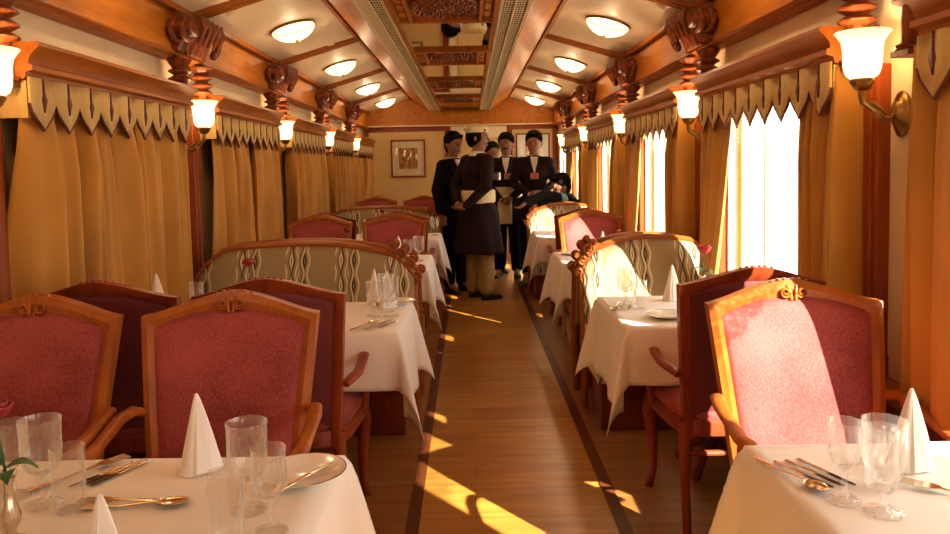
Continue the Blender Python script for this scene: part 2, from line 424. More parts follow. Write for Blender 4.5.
# fascia beams, mouldings, frieze, walls
WIN = [(-1.16, .22), (.90, 2.05)] + [(c + .60, c + PIT - .24) for c in COLS[1:-1]] + [(COLS[5] + .60, YF - .25)]
WB, WT = .66, 1.70       # window opening bottom / top
def wallbox(name, x0, x1, y0, y1, z0, z1, mat): m = MB(); m.box(x0, x1, y0, y1, z0, z1); return struct(m.build(name, mat, smooth=0))
for sgn, nm in ((-1, 'left'), (1, 'right')):
    def xs(a, b): a, b = XC + sgn * a, XC + sgn * b; return min(a, b), max(a, b)
    a, b = xs(HO, 1.62); m = MB(); m.box(a, b, YN, YF, 1.97, ZO + .02)
    struct(m.build('trim_%d' % k, WBEAM, smooth=0)); k += 1
    # moulding at the fascia foot
    m = MB(); pr = [(1.5, 1.955), (1.435, 1.955), (1.428, 1.964), (1.410, 1.967), (1.402, 1.975), (1.406, 1.985), (1.42, 1.992), (1.5, 1.992)]
    m.loft([[(XC + sgn * h, y, z) for h, z in pr] for y in (YN, YF)]); struct(m.build('trim_%d' % k, WCORN, smooth=30)); k += 1
    # wall
    a, b = xs(1.5, 1.62)
    m = MB(); m.box(a, b, YN, YF, WT, 1.98)
    m.box(a, b, YN, YF, 0, WB)
    if sgn < 0: m.box(a, b, YN, YF, WB, WT)
    else:
        m.box(a, b, YN, WIN[0][0], WB, WT)
        for q in range(len(WIN)): m.box(a, b, WIN[q][1], WIN[q + 1][0] if q + 1 < len(WIN) else YF, WB, WT)
    struct(m.build('wall_' + nm, FRIEZE, smooth=0))
    # wainscot and ledge
    a, b = xs(1.465, 1.51); m = MB(); m.box(a, b, YN, YF, 0, .60)
    struct(m.build('wall_wainscot_' + nm, WWAIN, smooth=0, bevel=.004))
    a, b = xs(1.405, 1.5); m = MB(); m.box(a, b, YN, YF, .60, .63)
    a, b = xs(1.44, 1.5); m.box(a, b, YN, YF, .565, .60)
    struct(m.build('trim_%d' % k, WCORN, smooth=0, bevel=.006)); k += 1
    a, b = xs(1.452, 1.47); m = MB(); m.box(a, b, YN, YF, 0, .10); struct(m.build('baseboard_' + nm, WWAIN, smooth=0, bevel=.004))
m = MB(); m.box(XL - .1, XR + .1, YN - .1, YN, 0, 2.5); struct(m.build('wall_near', FRIEZE, smooth=0))
m = MB(); m.box(XL - .1, XR + .1, YF, YF + .1, 0, 2.5); struct(m.build('wall_far', ENDWALL, smooth=0))
# roof above so no sky leaks
m = MB(); m.box(XL - .15, XR + .15, YN - .1, YF + .1, 2.5, 2.56); struct(m.build('ceiling_roof', BLACK, smooth=0))
for sgn in (-1, 1):
    a = XC + sgn * 1.5; b = XC + sgn * 1.63; m = MB(); m.box(min(a, b), max(a, b), YN - .1, YF + .1, 1.97, 2.5); struct(m.build('ceiling_side', BLACK, smooth=0))
# far bulkhead
m = MB(); m.prism([(XL, 2.0), (XR, 2.0), (XR, ZO), (XC + HP, ZP - .01), (XC + HG, ZM), (XC - HG, ZM), (XC - HP, ZP - .01), (XL, ZO)], YF - .06, YF - .002, 'XZ')
struct(m.build('trim_%d' % k, WBEAM, smooth=0)); k += 1
m = MB(); m.box(XL, XR, YF - .085, YF - .002, 1.985, 2.003); struct(m.build('trim_%d' % k, CREAM, smooth=0)); k += 1
# frames on the far wall
for n_, (x0, x1) in enumerate(((-1.60, -.28), (.60, 1.37))):
    m = MB(); w = .075; y0, y1 = YF - .03, YF - .002
    m.box(x0, x1, y0, y1, 1.985 - .07, 1.985); m.box(x0, x0 + w, y0, y1, .0, 1.915); m.box(x1 - w, x1, y0, y1, 0, 1.915); m.box(x0 + w, x1 - w, y0, y1, .60, .66)
    struct(m.build('trim_%d' % k, WFRAME, smooth=0, bevel=.004)); k += 1
d = bpy.data.objects.new('door_1', None); COL.objects.link(d); struct(d); d.location = (.16, YF - .02, 0)
m = MB(); m.box(-.42, .42, -.012, .016, 0, 1.97); m.build('door_leaf', FRIEZE, d, smooth=0)
m = MB(); m.box(-.3, .3, -.022, -.012, 1.05, 1.8); m.box(-.3, .3, -.022, -.012, .2, .9); m.build('panel', ENDWALL, d, smooth=0, bevel=.006)
m = MB(); m.tube([(.35, -.012, 1.02), (.35, -.05, 1.02), (.28, -.055, 1.02)], .009); m.build('door_handle', BRASS, d)
# outside ground
m = MB(); m.box(XR + .3, XR + 60, -30, 60, -1.2, -1.1); struct(m.build('ground_trackside', PALE, smooth=0))

# ------------------------------------------------------------------ windows, right side
for i, (y0, y1) in enumerate(WIN):
    w = bpy.data.objects.new('window_%d' % (i + 1), None); COL.objects.link(w); struct(w); w.location = (XR + .08, (y0 + y1) / 2, 0)
    h = (y1 - y0) / 2
    m = MB(); t = .035
    m.box(-.02, .02, -h, h, WB, WB + t); m.box(-.02, .02, -h, h, WT - t, WT); m.box(-.02, .02, -h, -h + t, WB + t, WT - t); m.box(-.02, .02, h - t, h, WB + t, WT - t)
    m.box(-.015, .015, h - .34, h - .315, WB + t, WT - t)
    m.build('window_frame', FRIEZE, w, smooth=0, bevel=.003)
    m = MB(); m.box(-.002, .002, -h + t, h - t, WB + t, WT - t); m.build('window_pane', PANE, w, smooth=0)
    m = MB(); n = 60
    rows = []
    for a in range(9):
        row = []
        for j in range(n + 1):
            u = j / n; y = -h + .02 + u * (2 * h - .04); zz = 1.66 - a / 8 * (.20 + .012 * abs(sin(u * 9 * pi)))
            row.append((-.055 + .006 * sin(u * 80), y, zz))
        rows.append(row)
    m.loft(rows, cap=False, closed=False); m.build('lace_edging', LACE, w, fix=False)

# ------------------------------------------------------------------ curtains
def curtain(side, ytop0, ytop1, ybot0, ybot1, seed, label, group, z1=1.66, z0=.635, xoff=1.37, folds=7, amp=.028, pinch=None, ret=False):
    r = random.Random(seed); sgn = -1 if side == 'left' else 1
    ph = [r.uniform(0, 2 * pi) for _ in range(6)]; n = 110; R = 22
    c = ((ytop0 + ytop1 + ybot0 + ybot1) / 4)
    warp = r.uniform(.10, .16)
    rows = []
    for a in range(R + 1):
        v = a / R; row = []
        if pinch:        # gathered towards one side below the middle
            e = v ** 1.6
        else: e = v
        ya = ytop0 + (ybot0 - ytop0) * e; yb = ytop1 + (ybot1 - ytop1) * e
        for j in range(n + 1):
            u = j / n; uu = u + warp * .45 * sin(2 * pi * u + ph[0] + 1.3 * v) * (1 - .2 * v)
            f = 1.1 - 2.2 * abs(sin(pi * folds * uu + ph[1] + .6 * v * sin(ph[2]))) ** .75 + .40 * sin(2 * pi * folds * .5 * uu + ph[3] - 1.2 * v) + .22 * sin(2 * pi * folds * 2.3 * uu + ph[4] + v)
            x = XC + sgn * (xoff + amp * .55 * f * (.40 + .60 * min(1, v * 3.5)) + (.115 * max(0, 1 - u / .09) if ret else 0))
            u = max(0, (u - .09) / .91) if ret else u
            row.append((x, ya + (yb - ya) * u - c + .01 * cos(2 * pi * folds * uu + ph[1]), z1 + (z0 - z1) * v + .004 * sin(9 * u)))
        rows.append(row)
    m = MB(); m.loft(rows, cap=False, closed=False)
    o = m.build('curtain', CURT, smooth=180, solid=.005, fix=False, loc=(0, c, 0))
    return tag(o, label, 'curtain', group)
GC = 'gold velvet window curtains'
for i in range(1, 6):
    y0, y1 = COLS[i] + .215, (COLS[i] + PIT if i < 5 else YF) - .245
    if i == 5: y1 = YF - .06
    mid = (y0 + y1) / 2 + (.07 if i == 1 else 0)
    o_ = ORD[i - 1]
    curtain('left', y0, mid + .02, y0 - .01, mid + .05, 10 + i, 'near half of the closed gold curtains at the %s window on the left wall' % o_, GC, folds=4.7, amp=.082, xoff=1.395)
    curtain('left', mid, y1, mid + .03, y1 + .03, 30 + i, 'far half of the closed gold curtains at the %s window on the left wall' % o_, GC, folds=3.6, amp=.050)
for i in range(0, 5):
    y0, y1 = COLS[i] + .245, COLS[i] + PIT - .245
    o_ = ORD[i]
    if i == 0:
        curtain('right', 1.90, 2.14, 1.88, 2.16, 51, 'gold curtain panel at the right edge, hanging beyond the nearest right table', GC, folds=2, amp=.045)
        curtain('right', y0 - .05, .97, y0 - .05, .95, 52, 'gold curtain panel at the near side of the nearest right window', GC, folds=3)
    else:
        curtain('right', y0 - .07, y0 + .185, y0 - .07, y0 + .195, 50 + i, 'wide gold curtain hanging at the near side of the %s window on the right wall' % o_, GC, folds=3.2, amp=.055, ret=True)
        curtain('right', y1 - .45, y1 - .01, y1 - .17, y1 + .09, 70 + i, 'narrow gathered gold curtain at the far side of the %s window on the right wall' % o_, GC, folds=3, amp=.038, pinch=1)

# ------------------------------------------------------------------ pelmets with scalloped valances
def pelmet(side, y0, y1, label, ntong=9):
    sgn = -1 if side == 'left' else 1; c = (y0 + y1) / 2; h = (y1 - y0) / 2
    t = thing('pelmet', label, 'pelmet', (XC, c, -.02), 0, 'wooden pelmets with scalloped gold valances')
    m = MB()
    prof = [(1.5, 1.815), (1.30, 1.815), (1.295, 1.80), (1.315, 1.785), (1.33, 1.765), (1.335, 1.745), (1.322, 1.738), (1.322, 1.722), (1.345, 1.715), (1.35, 1.695), (1.365, 1.69), (1.5, 1.69)]
    def ring(y, e): return [(sgn * (q - (e if q < 1.49 else 0)), y, z) for q, z in prof]
    m.loft([ring(-h, 0), ring(h, 0)])
    m.build('crown_moulding', WCORN, t, smooth=25)
    # soft board behind the valance and end returns
    for e in (-h + .012, h - .03):
        m = MB(); m.box(min(sgn * 1.352, sgn * 1.5), max(sgn * 1.352, sgn * 1.5), e, e + .018, 1.565, 1.69); m.build('end_return', VAL, t, smooth=0)
    m = MB(); L = 2 * h - .01; w = L / ntong; xf = 1.342; top = 1.70; nb = 18
    up = []; lo = []
    for k_ in range(ntong):
        for j in range(nb + (1 if k_ == ntong - 1 else 0)):
            u = j / nb; q = abs(2 * u - 1)              # 1 at the notch, 0 at the tip
            z = 1.525 + .088 * (1 - (1 - min(1, q) ** 1.35) ** .62)
            y = -L / 2 + w * (k_ + u); x = sgn * (xf - .008 * sin(2 * pi * u))
            up.append((x, y, top)); lo.append((x, y, z))
    md = [(a[0], a[1], a[2] * .35 + b[2] * .65) for a, b in zip(up, lo)]
    m.loft([up, md, lo], cap=False, closed=False)
    for k_ in range(ntong):
        y = -L / 2 + w * (k_ + .5) ; x = sgn * (xf - .004)
        m.prism([(y, 1.662), (y + .015, 1.628), (y + .003, 1.60), (y, 1.588), (y - .003, 1.60), (y - .015, 1.628)], x - .003, x + .003, 'YZ', mi=1)
        m.prism([(y - .0022, 1.655), (y + .0022, 1.655), (y + .0022, 1.698), (y - .0022, 1.698)], x - .0025, x + .0025, 'YZ', mi=1)
    v = m.build('valance', [VAL, BRAID], t, smooth=180, solid=.006, fix=False)
    m = MB(); m.tube(lo, .005, 6)
    m.build('braid', BRAID, v)
for i in range(1, 6):
    pelmet('left', COLS[i] + .18, (COLS[i] + PIT - .235) if i < 5 else YF - .06, 'carved wood pelmet with scalloped valance over the %s window on the left wall' % ORD[i - 1])
for i in range(0, 5):
    pelmet('right', COLS[i] + .18, COLS[i] + PIT - (.235 if i else .30), 'carved wood pelmet with scalloped valance over the %s window on the right wall' % ORD[i])

# ------------------------------------------------------------------ pilasters, brackets, wall lamps
def mk_pilaster():
    t = thing('pilaster', 'p', 'pilaster', (0, 0, 0), 0, 'carved wooden pilasters')   # local +x points out from the wall
    m = MB(); m.box(-.03, .035, -.06, .06, .63, 1.66); m.box(.03, .045, -.035, .035, .75, 1.58); m.build('shaft', WPIL, t, smooth=0, bevel=.006)
    m = MB(); m.box(-.03, .05, -.068, .068, .625, .70); m.build('plinth', WPIL, t, smooth=0, bevel=.008)
    prof = [(.030, 1.66), (.052, 1.665), (.055, 1.675), (.036, 1.685), (.036, 1.745), (.034, 1.790), (.060, 1.802), (.062, 1.808), (.036, 1.824), (.035, 1.828), (.061, 1.844), (.062, 1.850), (.034, 1.868), (.034, 1.872), (.060, 1.888), (.061, 1.893), (.036, 1.908), (.040, 1.912), (.056, 1.935), (.064, 1.950), (.060, 1.955), (.05, 1.957)]
    m = MB(); m.lathe(prof, 16, flute=lambda z, a: .06 * cos(8 * a) if z > 1.909 else .03 * cos(8 * a), M=Matrix.Translation((.075, 0, 0)))
    m.box(-.02, .12, -.045, .045, 1.645, 1.662)
    m.build('turned_capital', WCARV, t, smooth=35)
    return t
pil = mk_pilaster(); used = [False]
for side, sgn in (('left', -1), ('right', 1)):
    for i in range(1, 6):
        for e, en in ((-.165, 'near'), (.165, 'far')):
            place(pil, used, (XC + sgn * 1.49, COLS[i] + e, 0), pi if sgn > 0 else 0, '%s carved pilaster beside the %s wall lamp on the %s wall' % (en, ORD[i - 1], side), 'carved wooden pilasters')
def spiral(cx, cy, r0, turns, n, d=1):
    return [(cx + d * r0 * (1 - .85 * k_ / n) * cos(2 * pi * turns * k_ / n + pi), cy + r0 * (1 - .85 * k_ / n) * sin(2 * pi * turns * k_ / n + pi)) for k_ in range(n + 1)]
def mk_bracket():
    # carved corbel lying along the fascia: local +x out from the fascia, y along the beam
    t = thing('carved_bracket', 'b', 'bracket', (0, 0, 0), 0, 'carved brackets under the ceiling')
    m = MB()
    rings = []
    for k_ in range(25):                      # fluted acanthus body
        y = -.20 + .32 * k_ / 24; e = sin(pi * min(1, max(0, (k_ + 2) / 28))) ** .5
        f = 1 + .10 * cos(k_ * pi / 2)
        rings.append([(0 - .01, y, 2.185), (.055 * e * f, y, 2.19), (.11 * e * f, y, 2.165), (.125 * e * f, y, 2.11), (.085 * e * f, y, 2.05), (.05 * e * f, y, 2.005 - .02 * (k_ % 2)), (-.01, y, 2.0)])
    m.loft(rings); m.build('leaf_carving', WCARV, t, smooth=30)
    m = MB()
    for x in (.03, .085):
        m.tube([(x, -.22 + q[0] * 1.0, 2.10 + q[1]) for q in spiral(0, 0, .062, 2.2, 40)], [.017 - .008 * k_ / 40 for k_ in range(41)], 8)
    m.tube([(0, -.22, 2.10), (.12, -.22, 2.10)], .045, 14)
    m.build('scroll', WCARV, t, smooth=50)
    m = MB()
    for k_ in range(7):                        # drooping trunk-like leaf at the far end
        a = k_ / 6; m.ball((.075 - .02 * a, .13 + .075 * sin(a * 2.6), 2.16 - .13 * a), .036 - .014 * a, 10, sc=(1, .9, 1.2))
    for k_ in range(5): m.tube([(.13, -.15 + .06 * k_, 2.17), (.14, -.14 + .06 * k_, 2.12), (.10, -.13 + .06 * k_, 2.04)], [.012, .016, .006], 8)
    m.build('pendant_leaf', WCARV, t, smooth=60)
    return t
br = mk_bracket(); used = [False]
for side, sgn in (('left', -1), ('right', 1)):
    for i in range(1, 6):
        o = place(br, used, (XC + sgn * (HO - .0), COLS[i] + .02, 0), 0, 'dark carved scroll bracket above the %s wall lamp on the %s wall' % (ORD[i - 1], side), 'carved brackets under the ceiling')
        o.scale = (-1.05 if sgn > 0 else 1.05, 1.28, 1.05); o.location.z = -.105
def mk_sconce():
    t = thing('wall_lamp', 's', 'wall lamp', (0, 0, 0), 0, 'brass wall lamps with tulip glass shades')
    R = Matrix.Rotation(pi / 2, 4, 'Y') @ Matrix.Diagonal((1.55, 1, 1, 1))
    m = MB(); m.lathe([(.047, 0), (.047, .006), (.04, .012), (.03, .016), (.024, .026), (.008, .032)], 28, M=Matrix.Translation((0, 0, 1.535)) @ R)
    m.build('back_plate', BRASS, t)
    m = MB(); m.tube([(.02, 0, 1.53), (.06, 0, 1.52), (.085, 0, 1.545), (.105, 0, 1.56), (.125, 0, 1.575), (.13, 0, 1.60), (.13, 0, 1.62)], [.010, .012, .010, .010, .012, .012, .010], 10)
    m.tube([(.03, 0, 1.52), (.07, .0, 1.555), (.10, 0, 1.575), (.12, 0, 1.57)], .006, 8); m.ball((.08, 0, 1.535), .016, 10)
    m.build('arm', BRASS, t)
    m = MB(); m.lathe([(.012, 1.61), (.022, 1.615), (.03, 1.63), (.036, 1.64), (.034, 1.648), (.012, 1.65)], 20, M=Matrix.Translation((.13, 0, 0)), flute=lambda z, a: .05 * cos(10 * a)); m.build('cup', BRASS, t)
    m = MB(); m.lathe([(.020, 1.645), (.034, 1.648), (.048, 1.66), (.055, 1.68), (.057, 1.71), (.058, 1.74), (.063, 1.765), (.076, 1.785), (.083, 1.792), (.080, 1.795), (.070, 1.786), (.056, 1.765), (.052, 1.74), (.05, 1.70), (.044, 1.67), (.02, 1.655)], 32, M=Matrix.Translation((.13, 0, 0)))
    m.build('glass_shade', SHADE, t, smooth=60); bulb(t, (.13, 0, 1.725), 6, (1, .70, .40))
    return t
sc = mk_sconce(); used = [False]
for side, sgn in (('left', -1), ('right', 1)):
    for i in range(1, 6):
        place(sc, used, (XC + sgn * 1.495, COLS[i] + .03, -.045), pi if sgn > 0 else 0, '%s lit brass wall lamp with white tulip shade on the %s wall' % (ORD[i - 1], side), 'brass wall lamps with tulip glass shades')
# ceiling dome lamps
def mk_dome():
    t = thing('ceiling_lamp', 'd', 'ceiling lamp', (0, 0, 0), 0, 'glass dome ceiling lamps')
    m = MB(); m.lathe([(.150, .012), (.156, .004), (.156, -.004), (.148, -.010), (.14, -.006), (.14, .012)], 40); m.build('rim', BRASS, t)
    m = MB(); m.lathe([(.146, .004), (.148, -.008), (.142, -.022), (.12, -.048), (.09, -.068), (.05, -.083), (.008, -.088)], 40); m.build('glass_bowl', DOME, t, smooth=60); bulb(t, (0, 0, -.04), 11.5, (1, .79, .54), .03)
    m = MB(); m.lathe([(.014, -.084), (.014, -.09), (.008, -.096), (.010, -.102), (.004, -.108)], 14); m.build('finial', BRASS, t)
    return t
dm = mk_dome(); used = [False]
slope = atan2(ZP - ZO, HO - HP)
for side, sgn in (('left', -1), ('right', 1)):
    for i in range(-1, 6):
        y = COLS[0] + PIT * i + PIT / 2; h = (HO + HP) / 2 - (.03 if sgn < 0 else 0)
        lb = ('%s glowing glass dome lamp from the camera on the %s ceiling slope' % (ORD[i - 2], side)) if i >= 2 else 'glass dome lamp overhead on the %s slope, above the frame' % side
        o = place(dm, used, (XC + sgn * h, y, slope_z(h) - .006), 0, lb, 'glass dome ceiling lamps')
        o.rotation_euler = (0, sgn * slope, 0)
# smoke detector on the left slope
m = MB(); m.lathe([(.045, 0), (.045, -.012), (.03, -.024), (.005, -.026)], 24)
o = m.build('smoke_detector', FRIEZE, loc=(XC - .95, COLS[3] - .12, slope_z(.95) + .002)); o.rotation_euler = (0, -slope, 0)
tag(o, 'small pale round detector on the left ceiling slope beside a batten', 'smoke detector')

# ------------------------------------------------------------------ ceiling centre: grilles, mirrors, carved panels
for sgn, side in ((-1, 'left'), (1, 'right')):
    t = thing('ceiling_grille', 'long ivory slotted air grille running along the %s edge of the ceiling centre' % side, 'air grille', (XC, 0, ZM + .03), 0, 'long ceiling air grilles')
    a, b = sorted((sgn * (HI + .005), sgn * (HG - .005))); y0, y1 = 2.2, YF - .07
    mid = (a + b) / 2
    m = MB(); m.box(a, a + .014, y0, y1, -.035, -.001); m.box(b - .014, b, y0, y1, -.035, -.001); m.box(mid - .006, mid + .006, y0, y1, -.035, -.001)
    m.box(a + .014, b - .014, y0, y0 + .014, -.03, -.001); m.box(a + .014, b - .014, y1 - .014, y1, -.03, -.001)
    if sgn < 0: m.box(a + .014, mid - .006, y0 + .014, y1 - .014, -.027, -.001)
    m.build('frame', GRILLE, t, smooth=0)
    m = MB(); m.box(a + .014, b - .014, y0 + .014, y1 - .014, -.021, -.002); m.build('backing', BLACK, t, smooth=0)
    m = MB()
    spans = [(mid + .006, b - .014)] if sgn < 0 else [(a + .014, mid - .006), (mid + .006, b - .014)]
    for p, q in spans:
        for k_ in range(1, 4): x = p + (q - p) * k_ / 4; m.box(x - .0025, x + .0025, y0 + .014, y1 - .014, -.024, -.0212)
        y = y0 + .05
        while y < y1 - .03: m.box(p, q, y, y + .012, -.0245, -.0212); y += .06
    m.build('louvre', GRILLE, t, smooth=0)
for i in range(2, 6):
    c = COLS[i] if i < 6 else 0; L = .38
    t = thing('ceiling_carving', '%s carved wooden ceiling panel with an oval flower medallion' % ORD[i - 2], 'ceiling carving', (XC, c - .02, ZM + .03), 0, 'carved panels along the ceiling centre')
    W = HI + .004
    m = MB()
    for (x0, x1, y0, y1) in ((-W, W, -L, -L + .045), (-W, W, L - .045, L), (-W, -W + .035, -L + .045, L - .045), (W - .035, W, -L + .045, L - .045), (-.215, -.195, -L + .045, L - .045), (.195, .215, -L + .045, L - .045)):
        m.box(x0, x1, y0, y1, -.035, -.001)
    m.build('panel_frame', WCORN, t, smooth=0, bevel=.003)
    m = MB()
    for ring, (rx, ry, n_) in enumerate(((.17, .24, 26), (.125, .18, 20), (.08, .115, 14), (.04, .055, 8))):
        for j in range(n_):
            a = 2 * pi * j / n_; p = Vector((rx * cos(a), ry * sin(a), -.012)); d_ = Vector((cos(a) * rx, sin(a) * ry, 0)).normalized()
            m.tube([p - d_ * .02, p + Vector((0, 0, -.012)), p + d_ * .02], [.004, .013 - .001 * ring, .004], 8)
    m.tube([(.187 * cos(2 * pi * j / 48), .265 * sin(2 * pi * j / 48), -.012) for j in range(49)], .010, 8)
    m.ball((0, 0, -.014), .02)
    m.build('medallion', WCARV, t, smooth=60)
    for x in (-.245, .245):
        for y in (-.2, 0.0, .2): m = MB(); m.box(x - .02, x + .02, y - .07, y + .07, -.02, -.001); m.build('side_block', WBEAM, t, smooth=0, bevel=.006)
for i in range(2, 6):
    y0 = COLS[i] + .36; y1 = (COLS[i] + PIT - .40) if i < 5 else YF - .07
    t = thing('ceiling_mirror', '%s rectangular mirror panel set into the ceiling centre' % ORD[i - 2], 'mirror', (XC, (y0 + y1) / 2, ZM + .03), 0, 'mirror panels along the ceiling centre')
    W = HI + .004; h = (y1 - y0) / 2
    m = MB(); m.box(-W, -W + .03, -h, h, -.03, -.001); m.box(W - .03, W, -h, h, -.03, -.001); m.build('frame', WCORN, t, smooth=0, bevel=.003)
    m = MB(); m.box(-W + .03, W - .03, -h, h, -.012, -.004); m.build('mirror_glass', MIRROR, t, smooth=0)

# ------------------------------------------------------------------ pictures on the far wall
def picture(x, z, w, h, fw, mat_in, art, label, iw, ih):
    t = thing('framed_picture', label, 'picture', (x, YF - .004, z), 0)
    m = MB()
    m.box(-w, w, -.03, 0, h - fw, h); m.box(-w, w, -.03, 0, -h, -h + fw); m.box(-w, -w + fw, -.03, 0, -h + fw, h - fw); m.box(w - fw, w, -.03, 0, -h + fw, h - fw)
    m.build('frame', WFRAME, t, smooth=0, bevel=.004)
    m = MB(); m.box(-w + fw, w - fw, -.012, -.002, -h + fw, h - fw); m.build('mount', mat_in, t, smooth=0)
    m = MB(); m.box(-iw, iw, -.016, -.012, -ih, ih); m.build('print', art, t, smooth=0)
    m = MB(); m.box(-w + fw, w - fw, -.022, -.020, -h + fw, h - fw); m.build('glass', PANE, t, smooth=0)
picture(-.93, 1.50, .265, .29, .025, PAPER, ART1, 'small square picture with pale mount in dark red frame, left end wall', .145, .16)
picture(.99, 1.55, .26, .30, .02, SHIRT, ART2, 'picture with a white mount hanging behind the men, right on the end wall', .12, .15)

# ------------------------------------------------------------------ dining chair (sitter faces local +y)
def mk_chair(name, WM, PADM, BKM, low=0):
    t = thing(name, 'c', 'chair', (0, 0, 0), 0, 'rose velvet armchairs')
    ZB = .40
    def by(x, z): return -.205 - .135 * max(0, (z - ZB) / .58) ** 1.2 + .35 * x * x
    def hw(z): return .205 + .052 * max(0, min(1, (z - ZB) / .53)) ** .9
    def top(x, w): q = min(1, abs(x) / w); return .93 + .062 * (1 - q ** 1.6) ** 1.5 * (1) + .004
    # frame
    m = MB(); O = []; I = []
    for k_ in range(13):
        z = .36 + (.934 - .36) * k_ / 12; O.append((-hw(z), z)); I.append((-hw(z) + .037, min(z, .898)))
    W = hw(.934)
    for k_ in range(1, 30):
        x = -W + 2 * W * k_ / 30; O.append((x, top(x, W))); xi = x * (W - .037) / W; I.append((xi, .902 + .046 * (1 - (abs(xi) / (W - .037)) ** 2)))
    for k_ in range(12, -1, -1):
        z = .36 + (.934 - .36) * k_ / 12; O.append((hw(z), z)); I.append((hw(z) - .037, min(z, .898)))
    rings = []
    for (ox, oz), (ix, iz) in zip(O, I):
        mx, mz = (ox + ix) / 2, (oz + iz) / 2
        rings.append([(ox, by(ox, oz) + .014, oz), (mx, by(mx, mz) + .024, mz), (ix, by(ix, iz) + .016, iz), (ix, by(ix, iz) - .016, iz), (mx, by(mx, mz) - .026, mz), (ox, by(ox, oz) - .026, oz)])
    m.loft(rings); m.build('back_frame', WM, t, smooth=38)
    # front pad
    def pad(off, bul, mat, nm, zb, inset=.030):
        m = MB(); rows = []
        for b in range(19):
            v = b / 18; row = []
            for a in range(21):
                u = a / 20 * 2 - 1; wi = W - inset
                ztop = .905 + .046 * (1 - abs(u) ** 2); z = zb + (ztop - zb) * v; x = u * (hw(z) - inset)
                e = (1 - abs(u) ** 5) * (1 - abs(2 * v - 1) ** 7)
                row.append((x, by(x, z) + off + bul * e, z))
            rows.append(row)
        m.loft(rows, cap=False, closed=False)
        return m.build(nm, mat, t, smooth=180, solid=.008, fix=False)
    pad(.010, .026, PADM, 'backrest', .44); pad(-.010, -.004, BKM, 'back_panel', .42)
    # crest carving
    m = MB()
    for d_ in (-1, 1):
        pts = spiral(0, 0, .017, 1.6, 26, d_)
        m.tube([(d_ * .024 + q[0], by(0, .95) + .026, .962 + q[1]) for q in pts], .0045, 6)
        m.tube([(d_ * .006, by(0, .95) + .028, .940), (d_ * .008, by(0, .96) + .027, .962), (d_ * .014, by(0, .98) + .020, .982)], .005, 6)
    for x, r in ((-.03, .009), (-.012, .008), (.012, .008), (.03, .009), (-.052, .006), (.052, .006)): m.ball((x, by(x, .99), .996 - abs(x) * .12), r, 8)
    m.build('crest_carving', WM, t, smooth=60)
    # seat
    m = MB(); rings = []
    def sring(s_, z):
        pts = []
        for j in range(36):
            a = 2 * pi * j / 36; x = cos(a); y = sin(a)
            x = math.copysign(abs(x) ** .45, x); y = math.copysign(abs(y) ** .45, y)
            wy = .225 + .035 * (y + 1) / 2; pts.append((x * wy * s_, y * .225 * s_ - .005 + .02 * (1 - x * x) * (y > 0), z))
        return pts
    m.loft([sring(.97, .415), sring(1.0, .44), sring(1.0, .455), sring(.97, .472), sring(.88, .482), sring(.6, .490), sring(.2, .493)])
    m.build('seat', PADM, t, smooth=60)
    m = MB(); m.loft([sring(.98, .365), sring(1.005, .37), sring(1.02, .415), sring(1.005, .425), sring(.9, .425)]); m.build('seat_frame', WM, t, smooth=40)
    for d_ in (-1, 1):
        m = MB(); x0 = d_ * .232
        P = [(d_ * .238, by(.23, .66) - .004, .665 - low), (d_ * .256, -.21, .680 - low), (d_ * .268, -.15, .676 - low * .9), (d_ * .268, -.06, .655 - low * .45), (d_ * .268, .01, .640), (d_ * .264, .055, .640), (d_ * .260, .075, .625)]
        m.tube(P, [.018, .022, .021, .020, .021, .023, .014], 12, flat=.62)
        m.tube([(d_ * .272, .04, .635), (d_ * .276, .045, .58), (d_ * .270, .06, .52), (d_ * .255, .085, .46), (d_ * .245, .09, .39)], [.016, .016, .017, .019, .02], 10)
        m.build('armrest', WM, t, smooth=60)
        m = MB(); m.tube([(d_ * .225, .195, .40), (d_ * .235, .205, .33), (d_ * .225, .20, .2), (d_ * .222, .198, .08), (d_ * .232, .215, .02), (d_ * .234, .22, .0)], [.030, .030, .022, .015, .016, .02], 10); m.build('leg', WM, t, smooth=60)
        m = MB(); m.tube([(d_ * .205, -.20, .42), (d_ * .205, -.205, .30), (d_ * .207, -.225, .15), (d_ * .212, -.265, .0)], [.022, .021, .018, .016], 8); m.build('leg', WM, t, smooth=60)
    m = MB(); m.tube([(-.2, -.205, .30), (0, -.21, .30), (.2, -.205, .30)], .011, 8); m.build('stretcher', WM, t)
    return t
chair = mk_chair('dining_chair', WCHAIR, VELV, BACKV); ucf = [False]
dchair = mk_chair('dining_chair', WDARKCHAIR, VELV, BACKV, .065); udf = [False]
LXS = (-1.30, -.72); RX = .955
GCH = 'rose velvet armchairs'
lab = {}
def ch(x, y, face, label, dark=False):
    if dark: place(dchair, udf, (x, y, 0), 0 if face > 0 else pi, label, GCH)
    else: place(chair, ucf, (x, y, 0), 0 if face > 0 else pi, label, GCH)
ch(-.708, 1.91, -1, 'rose velvet armchair facing the camera at the nearest left table, on the aisle side')
ch(-1.29, 1.91, -1, 'rose velvet armchair facing the camera at the nearest left table, cut by the left edge')
ch(RX - .005, 1.91, -1, 'sunlit rose velvet armchair facing the camera behind the nearest right table')
ch(-.685, 2.86, 1, 'armchair with its maroon back to the camera at the second left table, aisle side', True)
ch(-1.245, 2.86, 1, 'armchair with its maroon back to the camera at the second left table, window side', True)
ch(.965, 2.89, 1, 'dark armchair seen from behind, facing the second table on the right', True)
ch(-.60, 5.71, -1, 'pink velvet armchair facing the camera behind the third left table, aisle side')
ch(-1.19, 5.71, -1, 'pink velvet armchair facing the camera behind the third left table, window side')
ch(RX, 5.71, -1, 'sunlit pink armchair facing the camera behind the third table on the right')
